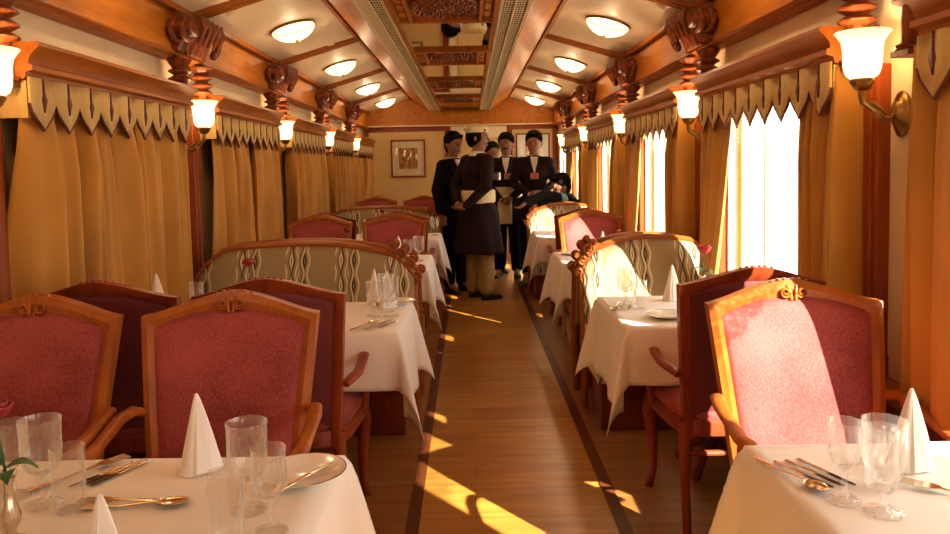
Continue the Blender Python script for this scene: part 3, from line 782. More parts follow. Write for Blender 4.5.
ch(-.60, 6.61, 1, 'armchair facing away at the fourth left table, aisle side, mostly hidden', True)
ch(-1.2, 6.61, 1, 'armchair facing away at the fourth left table, window side, mostly hidden', True)
ch(RX, 6.61, 1, 'armchair facing away at the fourth right table, mostly hidden', True)
ch(-.60, 9.51, -1, 'dark red armchair at the far end of the left row, aisle side')
ch(-1.19, 9.51, -1, 'dark red armchair at the far end of the left row, window side')

# ------------------------------------------------------------------ sofas (sitter faces local +y); aisle = +1 if the aisle lies on local +x
def mk_sofa(W, label, aisle):
    t = thing('banquette_sofa', label, 'sofa', (0, 0, 0), 0, 'patterned sofas with carved ends')
    h = W / 2
    def topz(x):
        u = x * aisle / h                     # +1 at the aisle end
        if u > .0: return .948 - .115 * u ** 2 - .09 * max(0, (u - .78) / .22) ** 1.4
        return .948 - .04 * u ** 2 - .13 * max(0, (-u - .70) / .30) ** 1.7
    def by(x, z): return -.20 - .12 * (z - .42) / .5
    m = MB(); rows = []
    NX = 48
    for b in range(15):
        v = b / 14; row = []
        for a in range(NX + 1):
            x = -h + .02 + (W - .04) * a / NX; zt = topz(x) - .02; z = .40 + (zt - .40) * v
            e = (1 - abs(2 * a / NX - 1) ** 9) * (1 - abs(2 * v - 1) ** 8)
            row.append((x, by(x, z) + .025 + .03 * e, z))
        rows.append(row)
    back = [[(x, y - .07 if False else by(x, z) - .035, z) for x, y, z in r] for r in rows]
    m.loft(rows, cap=False, closed=False); m.loft(back, cap=False, closed=False)
    m.build('backrest', WEAVE, t, smooth=180, solid=.01, fix=False)
    m = MB(); rings = []
    for a in range(NX + 1):
        x = -h + W * a / NX; z = topz(x); y = by(x, z)
        rings.append([(x, y + .032, z - .020), (x, y + .036, z - .004), (x, y + .018, z + .010), (x, y - .022, z + .010), (x, y - .040, z - .004), (x, y - .038, z - .020)])
    m.loft(rings); m.build('top_rail', WSOFA, t, smooth=50)
    # carved cresting at the aisle end
    m = MB()
    for q, (u, dz, r) in enumerate(((.995, .012, .030), (.93, .030, .032), (.85, .040, .032), (.765, .036, .026))):
        x = aisle * h * u; z = topz(x) + dz; y = by(x, z)
        m.tube([(x + p[0], y + .022, z + p[1]) for p in spiral(0, 0, r, 1.5, 24, aisle)], .0095, 8)
        m.tube([(x, y - .03, z), (x, y + .02, z)], r * .55, 14)
        m.tube([(x, y + .03, z - r), (x - aisle * .015, y + .032, z - .055), (x - aisle * .05, y + .03, z - .085)], [.012, .010, .004], 8)
    m.build('cresting', WSOFA, t, smooth=50)
    for d_ in (-1, 1):
        x = d_ * (h - .02); zt = topz(d_ * h)
        m = MB(); m.tube([(x, by(x, zt), zt), (x, by(x, .6), .6), (x, by(x, .42), .42), (x, -.20, .3), (x, -.24, 0)], [.022, .021, .024, .024, .018], 10)
        m.build('leg', WSOFA, t, smooth=60)
    m = MB(); m.box(-h + .05, h - .05, -.17, .12, 0, .26); m.build('plinth', WWAIN, t, smooth=0, bevel=.006)
    m = MB(); m.box(-h + .015, h - .015, -.19, .20, .26, .40); m.build('seat_frame', WEAVE, t, smooth=0, bevel=.01)
    m = MB(); m.box(-h + .02, h - .02, -.18, .215, .40, .48); m.build('seat_cushion', WEAVE, t, smooth=0, bevel=.03)
    return t
GS = 'patterned sofas with carved ends'
sl = mk_sofa(1.22, 'wide patterned sofa with carved rail facing the camera behind the second left table', -1)   # rotated by 180 deg
sl.location = (-.905, 3.90, 0); sl.rotation_euler = (0, 0, pi)
dup(sl, (-.905, 7.70, 0), pi, 'wide patterned sofa facing the camera farther down, behind the fourth left table')
sr = mk_sofa(.74, 'narrow sunlit patterned sofa facing the camera behind the second right table', 1)
sr.location = (.965, 3.90, 0); sr.rotation_euler = (0, 0, pi)
dup(sr, (.965, 7.70, 0), pi, 'sunlit sofa behind the fourth right table, under the leaning man\'s arm')
sl2 = mk_sofa(1.22, 'patterned sofa facing away at the third left table, back to back with the first', 1); sl2.location = (-.905, 4.72, 0)
sr2 = mk_sofa(.74, 'patterned sofa facing away at the third right table, back to back with the sunlit one', -1); sr2.location = (.965, 4.72, 0)
dup(sl2, (-.905, 8.50, 0), 0, 'patterned sofa facing away at the farthest left table, mostly hidden')
dup(sr2, (1.0, 8.50, 0), 0, 'sofa beneath the seated man, facing away from the camera on the right')
# ------------------------------------------------------------------ tables and cloths
TY = [1.30, 3.24, 5.16, 6.99, 8.90]
def table(side, i):
    cy = TY[i]; x0, x1 = (XL + .12, -.295) if side == 'left' else (.605, XR - .11)
    cx = (x0 + x1) / 2; w = (x1 - x0) / 2
    t = thing('dining_table', 'wooden dining table under the white cloth, %s on the %s side' % (ORD[i], side), 'table', (cx, cy, 0), 0, 'dining tables')
    m = MB(); m.box(-w, w, -.34, .34, .685, .715); m.build('tabletop', WWAIN, t, smooth=0, bevel=.004)
    for px in ((-w + .40,) if side == 'left' else (.12,)):
        m = MB(); m.lathe([(.045, .14), (.05, .3), (.035, .45), (.045, .6), (.06, .685)], 20, M=Matrix.Translation((px, 0, 0))); m.build('pedestal', WWAIN, t)
        m = MB()
        for q in range(4):
            a = q * pi / 2 + pi / 4; m.tube([(px, 0, .16), (px + .13 * cos(a), .13 * sin(a), .10), (px + .19 * cos(a), .19 * sin(a), .02)], [.03, .025, .02], 8)
        m.build('base', WWAIN, t)
    # cloth
    hx, hy = w + .006, .346; r_ = random.Random(i * 7 + (side == 'left'))
    dL, dR = (.04, .34) if side == 'left' else (.34, .04); dN = .23
    us = []; 
    def axis(h, d0, d1, n):
        a = [-h - d0 * (1 - k_ / 12) for k_ in range(12)] + [-h + 2 * h * k_ / n for k_ in range(n + 1)] + [h + d1 * (k_ + 1) / 12 for k_ in range(12)]
        return a
    X = axis(hx, dL, dR, 24); Y = axis(hy, dN, dN, 20)
    p1, p2, p3 = [r_.uniform(0, 6) for _ in range(3)]
    rows = []
    for y in Y:
        row = []
        for x in X:
            ox = max(0, abs(x) - hx); oy = max(0, abs(y) - hy); sx = math.copysign(1, x); sy = math.copysign(1, y)
            bx = max(-hx, min(hx, x)); byy = max(-hy, min(hy, y))
            r = hypot(ox, oy); rr = min(1, r / .05)
            if r < 1e-9:
                row.append((x, y, .7195 + .0012 * sin(7 * x + p1) * sin(9 * y + p2))); continue
            th = atan2(oy, ox)
            if ox > 0 and oy > 0:
                q = sin(2 * th); out = .012 * rr + r * (.05 + .26 * q ** 1.5)
                px = bx + sx * out * (cos(th) * .5 + .5 * q * .7 + .5 * (1 - q) * cos(th)); py = byy + sy * out * (sin(th) * .5 + .5 * q * .7 + .5 * (1 - q) * sin(th))
            else:
                s_ = bx if oy > 0 else byy; L_ = hx if oy > 0 else hy
                edge = max(0, 1 - (L_ - abs(s_)) / .16)
                out = .012 * rr + r * (.05 + .05 * sin(11 * s_ + p3) * (1 - edge) - .03 * edge)
                px = bx + sx * out * (ox > 0); py = byy + sy * out * (oy > 0)
            row.append((px, py, .7195 - max(0, r - .012) - .004 * rr))
        rows.append(row)
    m = MB(); m.loft(rows, cap=False, closed=False)
    o = m.build('tablecloth', CLOTH, smooth=180, solid=.0025, fix=False, loc=(cx, cy, 0))
    tag(o, 'white tablecloth draped over the %s dining table on the %s side' % (ORD[i], side), 'tablecloth', 'white tablecloths')
    # hem stitched inset fold lines are surface detail of the cloth
    return cx, w
for i in range(5): table('left', i)
for i in range(4): table('right', i)

# ------------------------------------------------------------------ tableware prototypes (base at z = 0)
def mk_glass(name, label, prof_out, wall=.0022, fl=(12, .05, .06, .12), parts_at=None, n=48):
    t = thing(name, label, 'glass', (0, 0, 0), 0, 'crystal glasses')
    k_, amp, za, zb = fl
    def F(z, a): return amp * 1.3 * (abs(cos(k_ * a / 2 + (pi / 4 if int(z * 90) % 2 else 0))) - .5) * (1 if za < z < zb else 0)
    zs = parts_at
    foot = [p for p in prof_out if p[1] <= zs]; bowl = [p for p in prof_out if p[1] >= zs]
    if len(foot) > 2:
        m = MB(); m.lathe(foot, 28); m.build('stem', CRYSTAL, t, smooth=60)
    inner = [(max(.001, r - wall), z + (.003 if q == 0 else 0)) for q, (r, z) in enumerate(bowl)][::-1]
    m = MB(); m.lathe(bowl + inner[0:], n, flute=F); m.build('bowl', CRYSTAL, t, smooth=35)
    return t
gob = mk_glass('water_goblet', 'g', [(.034, 0), (.034, .003), (.012, .008), (.006, .016), (.006, .035), (.009, .045), (.006, .055), (.014, .062), (.028, .072), (.034, .088), (.036, .11), (.0355, .135), (.037, .160), (.038, .168)], fl=(14, .045, .066, .137), parts_at=.062)
wine = mk_glass('wine_glass', 'g', [(.030, 0), (.030, .003), (.010, .008), (.005, .016), (.005, .04), (.008, .048), (.005, .056), (.013, .064), (.025, .074), (.030, .09), (.030, .11), (.029, .13), (.0305, .15)], fl=(12, .05, .066, .125), parts_at=.064)
tum = mk_glass('crystal_tumbler', 'g', [(.001, 0), (.024, .0), (.027, .004), (.028, .02), (.029, .06), (.030, .10), (.031, .12)], fl=(14, .05, .012, .09), parts_at=-.01)
ug, uw, ut = [False], [False], [False]
def mk_napkin():
    m = MB(); rings = []
    for k_ in range(14):
        v = k_ / 13; z = .17 * v; s_ = (1 - v) ** .85
        ring = []
        for j in range(32):
            a = 2 * pi * j / 32; tri = .040 * (1 + .22 * cos(3 * a)) ; fold = 1 + .10 * sin(6 * a + 2 * v) * (1 - v)
            r = (tri * s_ + .003) * fold; ring.append((r * cos(a) * 1.15 + .004 * v, r * sin(a) * .8, z))
        rings.append(ring)
    m.loft(rings)
    # upright front pleat
    m.loft([[(-.034 + .030 * v, -.030 + .026 * v, .002 + .15 * v), (.0 + .004 * v, -.045 + .038 * v, .002 + .15 * v), (.004, -.02 + .014 * v, .002 + .15 * v)] for v in (0, .25, .5, .75, 1)])
    m.loft([[(.034 - .026 * v, -.022 + .018 * v, .002 + .13 * v), (.0, -.040 + .034 * v, .002 + .14 * v), (.004, -.01 + .008 * v, .002 + .14 * v)] for v in (0, .25, .5, .75, 1)])
    return m.build('folded_napkin', NAPK, smooth=50)
def _n(): pass
nap = mk_napkin(); nap.scale = (.84, .84, .97); tag(nap, 'n', 'napkin', 'napkins folded into cones'); un = [False]
def mk_plate():
    t = thing('side_plate', 'p', 'plate', (0, 0, 0), 0, 'side plates')
    m = MB(); m.lathe([(.045, .0), (.048, .003), (.058, .006), (.082, .012), (.087, .0145), (.087, .017), (.080, .0155), (.058, .0095), (.05, .006), (.001, .005)], 56); m.build('dish', CHINA, t, smooth=50)
    m = MB(); m.tube([(.0865 * cos(2 * pi * j / 56), .0865 * sin(2 * pi * j / 56), .0168) for j in range(57)], .0011, 5, cap=False); m.build('gilt_rim', GILT, t)
    return t
plate = mk_plate(); up_ = [False]
def mk_knife(L=.20, mat=STEEL):
    t = thing('table_knife', 'k', 'knife', (0, 0, 0), 0, 'gilt cutlery')
    m = MB(); m.tube([(0, -L * .52, .005), (0, -L * .5, .005), (0, -L * .25, .005), (0, 0, .005), (0, .004, .005)], [.004, .0062, .0045, .0055, .003], 10, flat=.7); m.build('handle', STEEL, t)
    m = MB(); m.prism([(-.005, 0), (.006, 0), (.0085, L * .15), (.008, L * .36), (.002, L * .46), (-.004, L * .44), (-.005, L * .2)], .004, .0055, 'XY'); m.build('blade', DARKBLADE, t, smooth=0)
    return t
def mk_fork(L=.19):
    t = thing('table_fork', 'f', 'fork', (0, 0, 0), 0, 'gilt cutlery')
    m = MB(); m.tube([(0, -L * .5, .004), (0, -L * .48, .004), (0, -L * .2, .004), (0, .1 * L, .007), (0, .16 * L, .008)], [.003, .006, .004, .003, .005], 8, flat=.5); m.build('handle', STEEL, t)
    m = MB(); m.prism([(-.008, .2 * L), (-.011, .26 * L), (-.011, .3 * L), (.011, .3 * L), (.011, .26 * L), (.008, .2 * L), (.003, .15 * L), (-.003, .15 * L)], .0065, .0082, 'XY')
    for q in range(4): x = -.0098 + .0065 * q; m.prism([(x - .0013, .3 * L), (x + .0013, .3 * L), (x + .0008, .48 * L), (x - .0008, .48 * L)], .0065, .008, 'XY')
    m.build('tines', STEEL, t, smooth=0)
    return t
def mk_spoon(L=.18):
    t = thing('spoon', 's', 'spoon', (0, 0, 0), 0, 'gilt cutlery')
    m = MB(); m.tube([(0, -L * .5, .004), (0, -L * .48, .004), (0, -L * .15, .004), (0, .15 * L, .008), (0, .2 * L, .008)], [.003, .006, .0035, .003, .004], 8, flat=.5); m.build('handle', STEEL, t)
    m = MB(); m.loft([[(.0165 * sq * cos(2 * pi * j / 20), .33 * L + .027 * sq * sin(2 * pi * j / 20), z) for j in range(20)] for sq, z in ((.05, .0012), (.5, .0022), (.85, .005), (1, .008), (.93, .0082), (.75, .0055), (.4, .0035), (.05, .0026))]); m.build('spoon_bowl', STEEL, t, smooth=60)
    return t
kn, fk, sp = mk_knife(), mk_fork(), mk_spoon()
kn.scale = (1.45, 1.12, 1.4); fk.scale = (1.35, 1.12, 1.3); sp.scale = (1.2, 1.1, 1.2); uk, uf, us = [False], [False], [False]
GCUT = 'gilt cutlery'
def mk_vase():
    t = thing('bud_vase', 'v', 'vase', (0, 0, 0), 0, 'silver bud vases')
    m = MB(); m.lathe([(.028, 0), (.028, .004), (.014, .010), (.010, .02), (.018, .035), (.020, .05), (.012, .075), (.009, .10), (.013, .115), (.011, .115), (.007, .10), (.002, .06)], 24, flute=lambda z, a: .03 * cos(10 * a)); m.build('body', SILV, t, smooth=50)
    m = MB(); m.tube([(.0125 * cos(2 * pi * j / 24), .0125 * sin(2 * pi * j / 24), .115) for j in range(25)], .0018, 6, cap=False); m.build('lip', SILV, t)
    return t
def mk_rose(H=.20, mat=ROSE, r=.026, lean=0):
    t = thing('rose', 'r', 'flower', (0, 0, 0), 0, 'roses in bud vases')
    x = lean
    m = MB(); m.tube([(0, 0, .03), (0, 0, .12), (x * .6, 0, H * .85), (x, 0, H)], .0022, 6); m.build('stem', LEAF, t)
    m = MB()
    m.ball((x, 0, H + r * .7), r * .6, 12, sc=(1, 1, 1.15))
    for ring, (n_, rr, tilt, hh) in enumerate(((3, .5, .0, 1.55), (5, .8, .08, 1.45), (6, 1.0, .22, 1.2))):
        for j in range(n_):
            a = 2 * pi * j / n_ + ring * .6; rows = []
            for b in range(6):
                v = b / 5; row = []
                for c_ in range(6):
                    u = c_ / 5 * 2 - 1; aa = a + u * (1.1 if ring < 2 else .75) * (1 - .25 * v)
                    rad = r * rr * (.35 + .65 * sin(min(1, v * 1.3) * pi / 2)) + r * tilt * v ** 3
                    row.append((x + rad * cos(aa), rad * sin(aa), H + r * hh * v * (1 - .12 * u * u)))
                rows.append(row)
            m.loft(rows, cap=False, closed=False)
    m.build('bloom', mat, t, smooth=180, solid=.0015, fix=False)
    for q, (a, z, L) in enumerate(((.3, .125, .055), (2.6, .135, .06), (4.2, .150, .045), (5.4, .118, .05))):
        m = MB(); rows = []
        for b in range(9):
            v = b / 8; wd = .016 * sin(pi * v ** .8) + .0005; d_ = Vector((cos(a), sin(a), 0)); s_ = Vector((-sin(a), cos(a), 0))
            p = d_ * L * v + Vector((x * .5, 0, z + .02 * sin(v * 2.6) - .012 * v))
            rows.append([tuple(p - s_ * wd + Vector((0, 0, .003))), tuple(p), tuple(p + s_ * wd + Vector((0, 0, .003)))])
        m.loft(rows, cap=False, closed=False); m.build('leaf', LEAF, t, smooth=180, solid=.0008, fix=False)
    return t
TZ = .7225
vase = mk_vase(); uv = [False]
r1 = mk_rose(.215, ROSE, .026, .01); u1 = [False]
r2 = mk_rose(.215, ROSED, .023, -.012); u2 = [False]
r3 = mk_rose(.17, ROSEP, .012, .0); u3 = [False]
CUR = {}
def onto(x, y): return (x, y, TZ)
# nearest left table
place(gob, ug, onto(-.420, 1.375), 0, 'largest crystal goblet left of the plate on the nearest left table', 'crystal glasses')
place(wine, uw, onto(-.358, 1.29), 0, 'narrow wine glass in front of the plate on the nearest left table', 'crystal glasses')
place(tum, ut, onto(-.425, 1.26), 0, 'cut tumbler nearest the camera, before the goblet on the left table', 'crystal glasses')
place(gob, ug, onto(-.825, 1.42), 0, 'tall crystal goblet near the left edge beside the cut tumbler', 'crystal glasses')
place(wine, uw, onto(-.905, 1.46), 0, 'wine glass partly cut by the left edge of the picture', 'crystal glasses')
place(tum, ut, onto(-.765, 1.40), 0, 'cut tumbler between the rose leaves and the knives on the left table', 'crystal glasses')
place(wine, uw, onto(-.80, 1.20), .3, 'wine glass behind the rose leaves at the lower left corner', 'crystal glasses')
place(nap, un, onto(-.585, 1.57), .3, 'white cone napkin standing beside the goblets on the nearest left table', 'napkins folded into cones')
place(nap, un, onto(-.55, 1.08), .1, 'cone napkin whose tip rises at the bottom edge on the left table', 'napkins folded into cones')
place(plate, up_, onto(-.352, 1.525), 0, 'round white side plate with a butter knife at the nearest left table corner', 'side plates')
o = place(kn, uk, (-.335, 1.495, TZ + .013), -.5, 'small butter knife lying across the side plate', GCUT); o.scale = (.75, .75, .75)
for q, (x, y, a) in enumerate(((-.745, 1.555, -.45), (-.762, 1.555, -.50), (-.78, 1.55, -.55))):
    place(kn, uk, onto(x, y), pi + a, ('right one', 'middle one', 'left one')[q] + ' of the three gilt knives fanned on the nearest left table', GCUT)
place(fk, uf, onto(-.825, 1.56), -.62, 'gilt fork lying left of the fanned knives on the nearest left table', GCUT)
place(sp, us, onto(-.640, 1.40), -pi / 2 + .08, 'gilt spoon lying crosswise at the middle of the nearest left table', GCUT)
place(fk, uf, onto(-.655, 1.415), pi / 2 + .05, 'gilt fork crossing beside the spoon on the nearest left table', GCUT)
place(sp, us, onto(-.79, 1.11), 1.1, 'gilt spoon at the bottom left corner beside the vase', GCUT)
place(vase, uv, onto(-.80, 1.27), 0, 'small bud vase at the lower left, holding a dark rose with leaves', 'silver bud vases')
place(r2, u2, onto(-.80, 1.27), 0, 'dark red rose at the left edge before the window side armchair', 'roses in bud vases')
# nearest right table
place(wine, uw, onto(.68, 1.36), 0, 'wine glass beside the cutlery on the nearest right table', 'crystal glasses')
place(gob, ug, onto(.725, 1.31), 0, 'large crystal goblet in front of the napkin on the nearest right table', 'crystal glasses')
place(tum, ut, onto(.775, 1.41), 0, 'cut tumbler standing behind the goblet on the nearest right table', 'crystal glasses')
place(nap, un, onto(.88, 1.50), -.2, 'white cone napkin on the nearest right table before the curtain', 'napkins folded into cones')
for q, (x, y, a) in enumerate(((.655, 1.47, .42), (.68, 1.475, .40), (.705, 1.48, .38))):
    place(kn, uk, onto(x, y), pi + a, ('left', 'middle', 'right')[q] + ' one of three gilt handled knives on the nearest right table', GCUT)
place(sp, us, onto(.625, 1.47), pi + .38, 'spoon lying at the aisle edge of the nearest right table', GCUT)
place(fk, uf, onto(.90, 1.36), .9, 'fork lying to the right of the goblet on the nearest right table', GCUT)
# second left table
place(nap, un, onto(-.385, 3.42), .2, 'tall cone napkin at the middle of the second left table')
place(nap, un, onto(-1.46, 3.50), .2, 'cone napkin beside the left wall on the second left table')
place(nap, un, onto(-.45, 3.50), 1.2, 'partly hidden napkin behind the tall one on the second left table')
for x, y, p, u_, w_ in ((-.50 + .095, 3.16, gob, ug, 'goblet'), (-.395 - .08, 3.30, wine, uw, 'wine glass'), (-.36, 3.36, gob, ug, 'farther goblet'), (-.40, 3.26, tum, ut, 'tumbler')):
    pass
place(gob, ug, onto(-.375, 3.31), 0, 'tall goblet in the glass cluster near the aisle on the second left table')
place(wine, uw, onto(-.42, 3.22), 0, 'slim wine glass left of the goblets on the second left table')
place(gob, ug, onto(-.345, 3.21), 0, 'goblet nearest the aisle on the second left table')
place(tum, ut, onto(-.93, 3.15), 0, 'left of two tumblers before the patterned sofa on the second left table')
place(tum, ut, onto(-.865, 3.17), 0, 'right of two tumblers before the patterned sofa on the second left table')
place(wine, uw, onto(-1.20, 3.30), 0, 'wine glass left of the rose on the second left table')
place(wine, uw, onto(-1.42, 3.02), 0, 'stemmed glass seen above the window side armchair')
place(tum, ut, onto(-1.32, 2.99), 0, 'tumbler seen above the window side armchair')
for q in range(4):
    place(kn if q % 2 else fk, uk if q % 2 else uf, onto(-.43 + .03 * q, 3.02), pi - .45 if q % 2 else -.45, ('leftmost', 'second', 'third', 'rightmost')[q] + ' gilt utensil at the near edge of the second left table', GCUT)
place(plate, up_, onto(-.345, 3.50), 0, 'white side plate at the far aisle corner of the second left table')
place(vase, uv, onto(-.96 + .0, 3.30), 0, 'bud vase in front of the patterned sofa on the second left table')
place(r2, u2, onto(-.96, 3.30), 1, 'red rose standing in front of the patterned sofa on the left')
# second right table
place(plate, up_, onto(.80, 3.06), 0, 'white side plate at the near edge of the second right table')
place(nap, un, onto(.915, 3.44), 0, 'cone napkin on the second right table beside the rose')
place(tum, ut, onto(.735, 3.28), 0, 'short tumbler on the sunlit second right table')
place(gob, ug, onto(.685, 3.34), 0, 'tall goblet on the sunlit second right table, aisle side')
place(wine, uw, onto(.70, 3.42), 0, 'wine glass behind the goblet on the second right table')
for q in range(3):
    place(kn if q else sp, uk if q else us, onto(.635 + .03 * q, 3.30), pi - .3, ('spoon at the aisle edge', 'left knife', 'right knife')[q] + ' of the second right table', GCUT)
place(vase, uv, onto(1.05, 3.42), 0, 'bud vase by the window on the second right table')
place(r1, u1, onto(1.05, 3.42), 0, 'bright red rose by the window on the second right table')
# third tables
place(nap, un, onto(-.50, 5.22), .3, 'cone napkin before the pink aisle armchair on the third left table')
place(gob, ug, onto(-.35, 5.12), 0, 'goblet before the pink armchair on the third left table')
place(wine, uw, onto(-.42, 5.10), 0, 'wine glass left of the goblet on the third left table')
place(nap, un, onto(-1.08, 5.18), .3, 'cone napkin before the window side armchair on the third left table')
place(tum, ut, onto(-.97, 5.1), 0, 'left tumbler on the third left table')
place(tum, ut, onto(-.90, 5.12), 0, 'right tumbler on the third left table')
place(vase, uv, onto(-.80, 5.0), 0, 'bud vase on the third left table between the pink armchairs')
place(r2, u2, onto(-.80, 5.0), 1, 'dark rose between the two pink armchairs on the left')
place(vase, uv, onto(1.0, 5.10), 0, 'bud vase before the sunlit pink armchair on the third right table')
place(r3, u3, onto(1.0, 5.10), 0, 'slender pink rosebud before the third right armchair', 'roses in bud vases')
place(nap, un, onto(.92, 5.28), .3, 'cone napkin before the sunlit pink armchair on the third right table')
place(plate, up_, onto(.72, 5.3), 0, 'side plate on the third right table')
# fourth and fifth left tables
place(nap, un, onto(-.98, 7.02), .3, 'cone napkin on the fourth left table behind the pink chairs')
place(gob, ug, onto(-.33, 7.05), 0, 'goblet at the aisle edge of the fourth left table')
place(wine, uw, onto(-.42, 7.0), 0, 'wine glass on the fourth left table beside the goblet')
place(vase, uv, onto(-.82, 7.1), 0, 'bud vase on the fourth left table')
place(r2, u2, onto(-.82, 7.1), 2, 'dark rose on the fourth left table')
place(nap, un, onto(-.82, 8.92), .3, 'cone napkin on the farthest left table between the dark red chairs')
place(gob, ug, onto(-.55, 8.9), 0, 'goblet on the farthest left table')
place(wine, uw, onto(-.45, 8.9), 0, 'wine glass on the farthest left table')
place(gob, ug, onto(.72, 6.95), 0, 'goblet at the aisle edge of the fourth right table')
for u_, p_ in ((u3, r3),): pass

# ------------------------------------------------------------------ people
def V(*a): return Vector(a)
def person(label, loc, rz, J, skin, coat, trouser, s=1.0, hair='hair', cap=None, badge=None, sash=True, skirt=None, collar=True, mous=False, badge_side=0, gaze=(0, -1, 0), apron=None):
    t = thing('person', label, 'person', loc, rz, 'train staff at the far end of the aisle'); t.scale = (s, s, s)
    J = {k_: Vector(v) for k_, v in J.items()}
    hd = J['head']; g = Vector(gaze).normalized(); upv = (hd - J['neck']).normalized(); upv = (upv + V(0, 0, 1.2)).normalized()
    rt = g.cross(upv).normalized() * -1      # viewer's right when facing the viewer
    fw = upv.cross(rt).normalized(); 
    if fw.dot(g) < 0: fw = -fw
    HM = Matrix(((rt.x, fw.x, upv.x, hd.x), (rt.y, fw.y, upv.y, hd.y), (rt.z, fw.z, upv.z, hd.z), (0, 0, 0, 1))) @ Matrix.Diagonal((1.17, 1.08, 1.08, 1))
    def H(x, y, z): return HM @ V(x, y, z)     # x right, y forward, z up from the head centre
    m = MB()
    m.ball((0, -.008, .02), .098, 20, sc=(.80, .98, 1.05), M=HM); m.ball((0, .018, -.045), .072, 16, sc=(.82, .92, 1.05), M=HM)
    m.ball((0, .052, -.092), .026, 12, sc=(1.1, .9, .8), M=HM)                     # chin
    m.capsule(H(0, .088, .012), H(0, .108, -.022), .009, .014)                     # nose
    m.capsule(H(-.020, .088, -.058), H(.020, .088, -.058), .0085, .0085)           # mouth
    m.capsule(H(-.036, .082, .030), H(-.012, .088, .030), .009, .008); m.capsule(H(.036, .082, .030), H(.012, .088, .030), .009, .008)
    for d_ in (-1, 1): m.ball((d_ * .080, -.005, -.008), .026, 10, sc=(.35, .6, 1.15), M=HM)
    m.capsule(J['neck'] - V(0, 0, .05), hd - upv * .06, .058, .052)
    m.capsule(J['pelvis'], J['chest'], .118, .128); m.capsule(J['shL'], J['shR'], .056, .056); m.capsule(J['chest'], J['neck'], .12, .055)
    m.capsule(J['hipL'], J['hipR'], .098, .098)
    ax = (J['shR'] - J['shL']).normalized()
    m.capsule(J['chest'] - ax * .06, J['chest'] + ax * .06, .112, .112)
    for q in 'LR':
        m.capsule(J['sh' + q], J['el' + q], .050, .040); m.capsule(J['el' + q], J['wr' + q], .039, .026)
        m.capsule(J['hip' + q], J['kn' + q], .085, .056); m.capsule(J['kn' + q], J['an' + q], .054, .038); m.capsule(J['an' + q], J['toe' + q], .038, .028)
        w_ = J['wr' + q]; hn = (J['ha' + q] - w_).normalized(); side = hn.cross(fw if abs(hn.dot(fw)) < .8 else upv).normalized(); nrm = side.cross(hn)
        pc = w_ + hn * .048
        for e in (-1, 0, 1): m.capsule(w_ + side * e * .008, pc + side * e * .021, .018, .014)
        for f_, (e, L_) in enumerate(((-.030, .062), (-.010, .072), (.010, .068), (.029, .052))):
            b0 = w_ + hn * .075 + side * e; b1 = b0 + hn * L_ * .5 + nrm * .010; b2 = b1 + hn * L_ * .38 + nrm * .026
            m.capsule(b0 - hn * .02, b1, .0098, .0088); m.capsule(b1, b2, .0088, .0075)
        tb = w_ + hn * .025 - side * .022; t1 = tb - side * .022 + hn * .026 + nrm * .01; m.capsule(tb, t1, .0115, .0105); m.capsule(t1, t1 + hn * .03 + nrm * .012, .0102, .0085)
    m.build('body', skin, t, smooth=180, remesh=.0065, fix=False)
    for d_ in (-1, 1):
        m = MB(); m.ball((d_ * .026, .080, .012), .0095, 10, M=HM); e = m.build('eye', EYEW, t)
        m = MB(); m.ball((d_ * .026, .0860, .012), .0060, 8, M=HM); m.build('pupil', HAIR, e)
    if mous:
        m = MB(); m.tube([H(-.034, .088, -.050), H(-.016, .102, -.040), H(0, .106, -.038), H(.016, .102, -.040), H(.034, .088, -.050)], [.003, .008, .008, .008, .003], 8); m.build('moustache', HAIR, t)
    # hair: shell over the crown and the back of the head
    m = MB()
    m.ball((0, -.022, .046 if not cap else .018), .104, 20, sc=(.86, .98, .98), M=HM); m.ball((0, -.052, -.005), .078, 16, sc=(.98, .8, 1.1), M=HM)
    m.capsule(H(-.045, .062, .092 if not cap else .07), H(.045, .062, .092 if not cap else .07), .022, .022)
    m.build('hair', HAIR, t, smooth=180, remesh=.008, fix=False)
    if cap:
        m = MB(); rings = []
        for r, z, y in ((.084, .045, -.012), (.096, .048, -.012), (.100, .055, -.012), (.101, .066, -.014), (.107, .075, -.016), (.113, .087, -.018), (.108, .100, -.020), (.090, .118, -.024), (.05, .130, -.028), (.01, .134, -.03)):
            rings.append([tuple(H(r * .93 * cos(2 * pi * j / 28), y + r * 1.08 * sin(2 * pi * j / 28) - .25 * (z - .05) * 1, z + .10 * r * sin(2 * pi * j / 28))) for j in range(28)])
        m.loft(rings); m.build('cap', cap, t, smooth=60)
    # coat
    m = MB()
    m.capsule(J['pelvis'], J['chest'], .142, .148); m.capsule(J['shL'], J['shR'], .075, .075); m.capsule(J['chest'], J['neck'] - (J['neck'] - J['chest']) * .25, .135, .085)
    m.capsule(J['chest'] - ax * .06, J['chest'] + ax * .06, .128, .128); m.capsule(J['hipL'], J['hipR'], .118, .118)
    for q in 'LR':
        m.capsule(J['sh' + q], J['el' + q], .070, .058); m.capsule(J['el' + q], J['wr' + q] + (J['el' + q] - J['wr' + q]) * .08, .056, .044)
    if skirt:
        p = J['pelvis']; rings = []
        for r0, r1, z in skirt:
            rings.append([(p.x + r0 * cos(2 * pi * j / 40) * (1 + .04 * cos(9 * 2 * pi * j / 40) * (z < p.z - .15)), p.y + r1 * sin(2 * pi * j / 40) * (1 + .05 * cos(7 * 2 * pi * j / 40) * (z < p.z - .15)), z) for j in range(40)])
        m.loft(rings)
    m.build('coat', coat, t, smooth=180, remesh=.009, fix=False)
    dirv = (J['chest'] - J['pelvis']).normalized(); front = ax.cross(dirv).normalized()
    if front.dot(Vector(J['front']) if 'front' in J else V(0, -1, 0)) < 0: front = -front
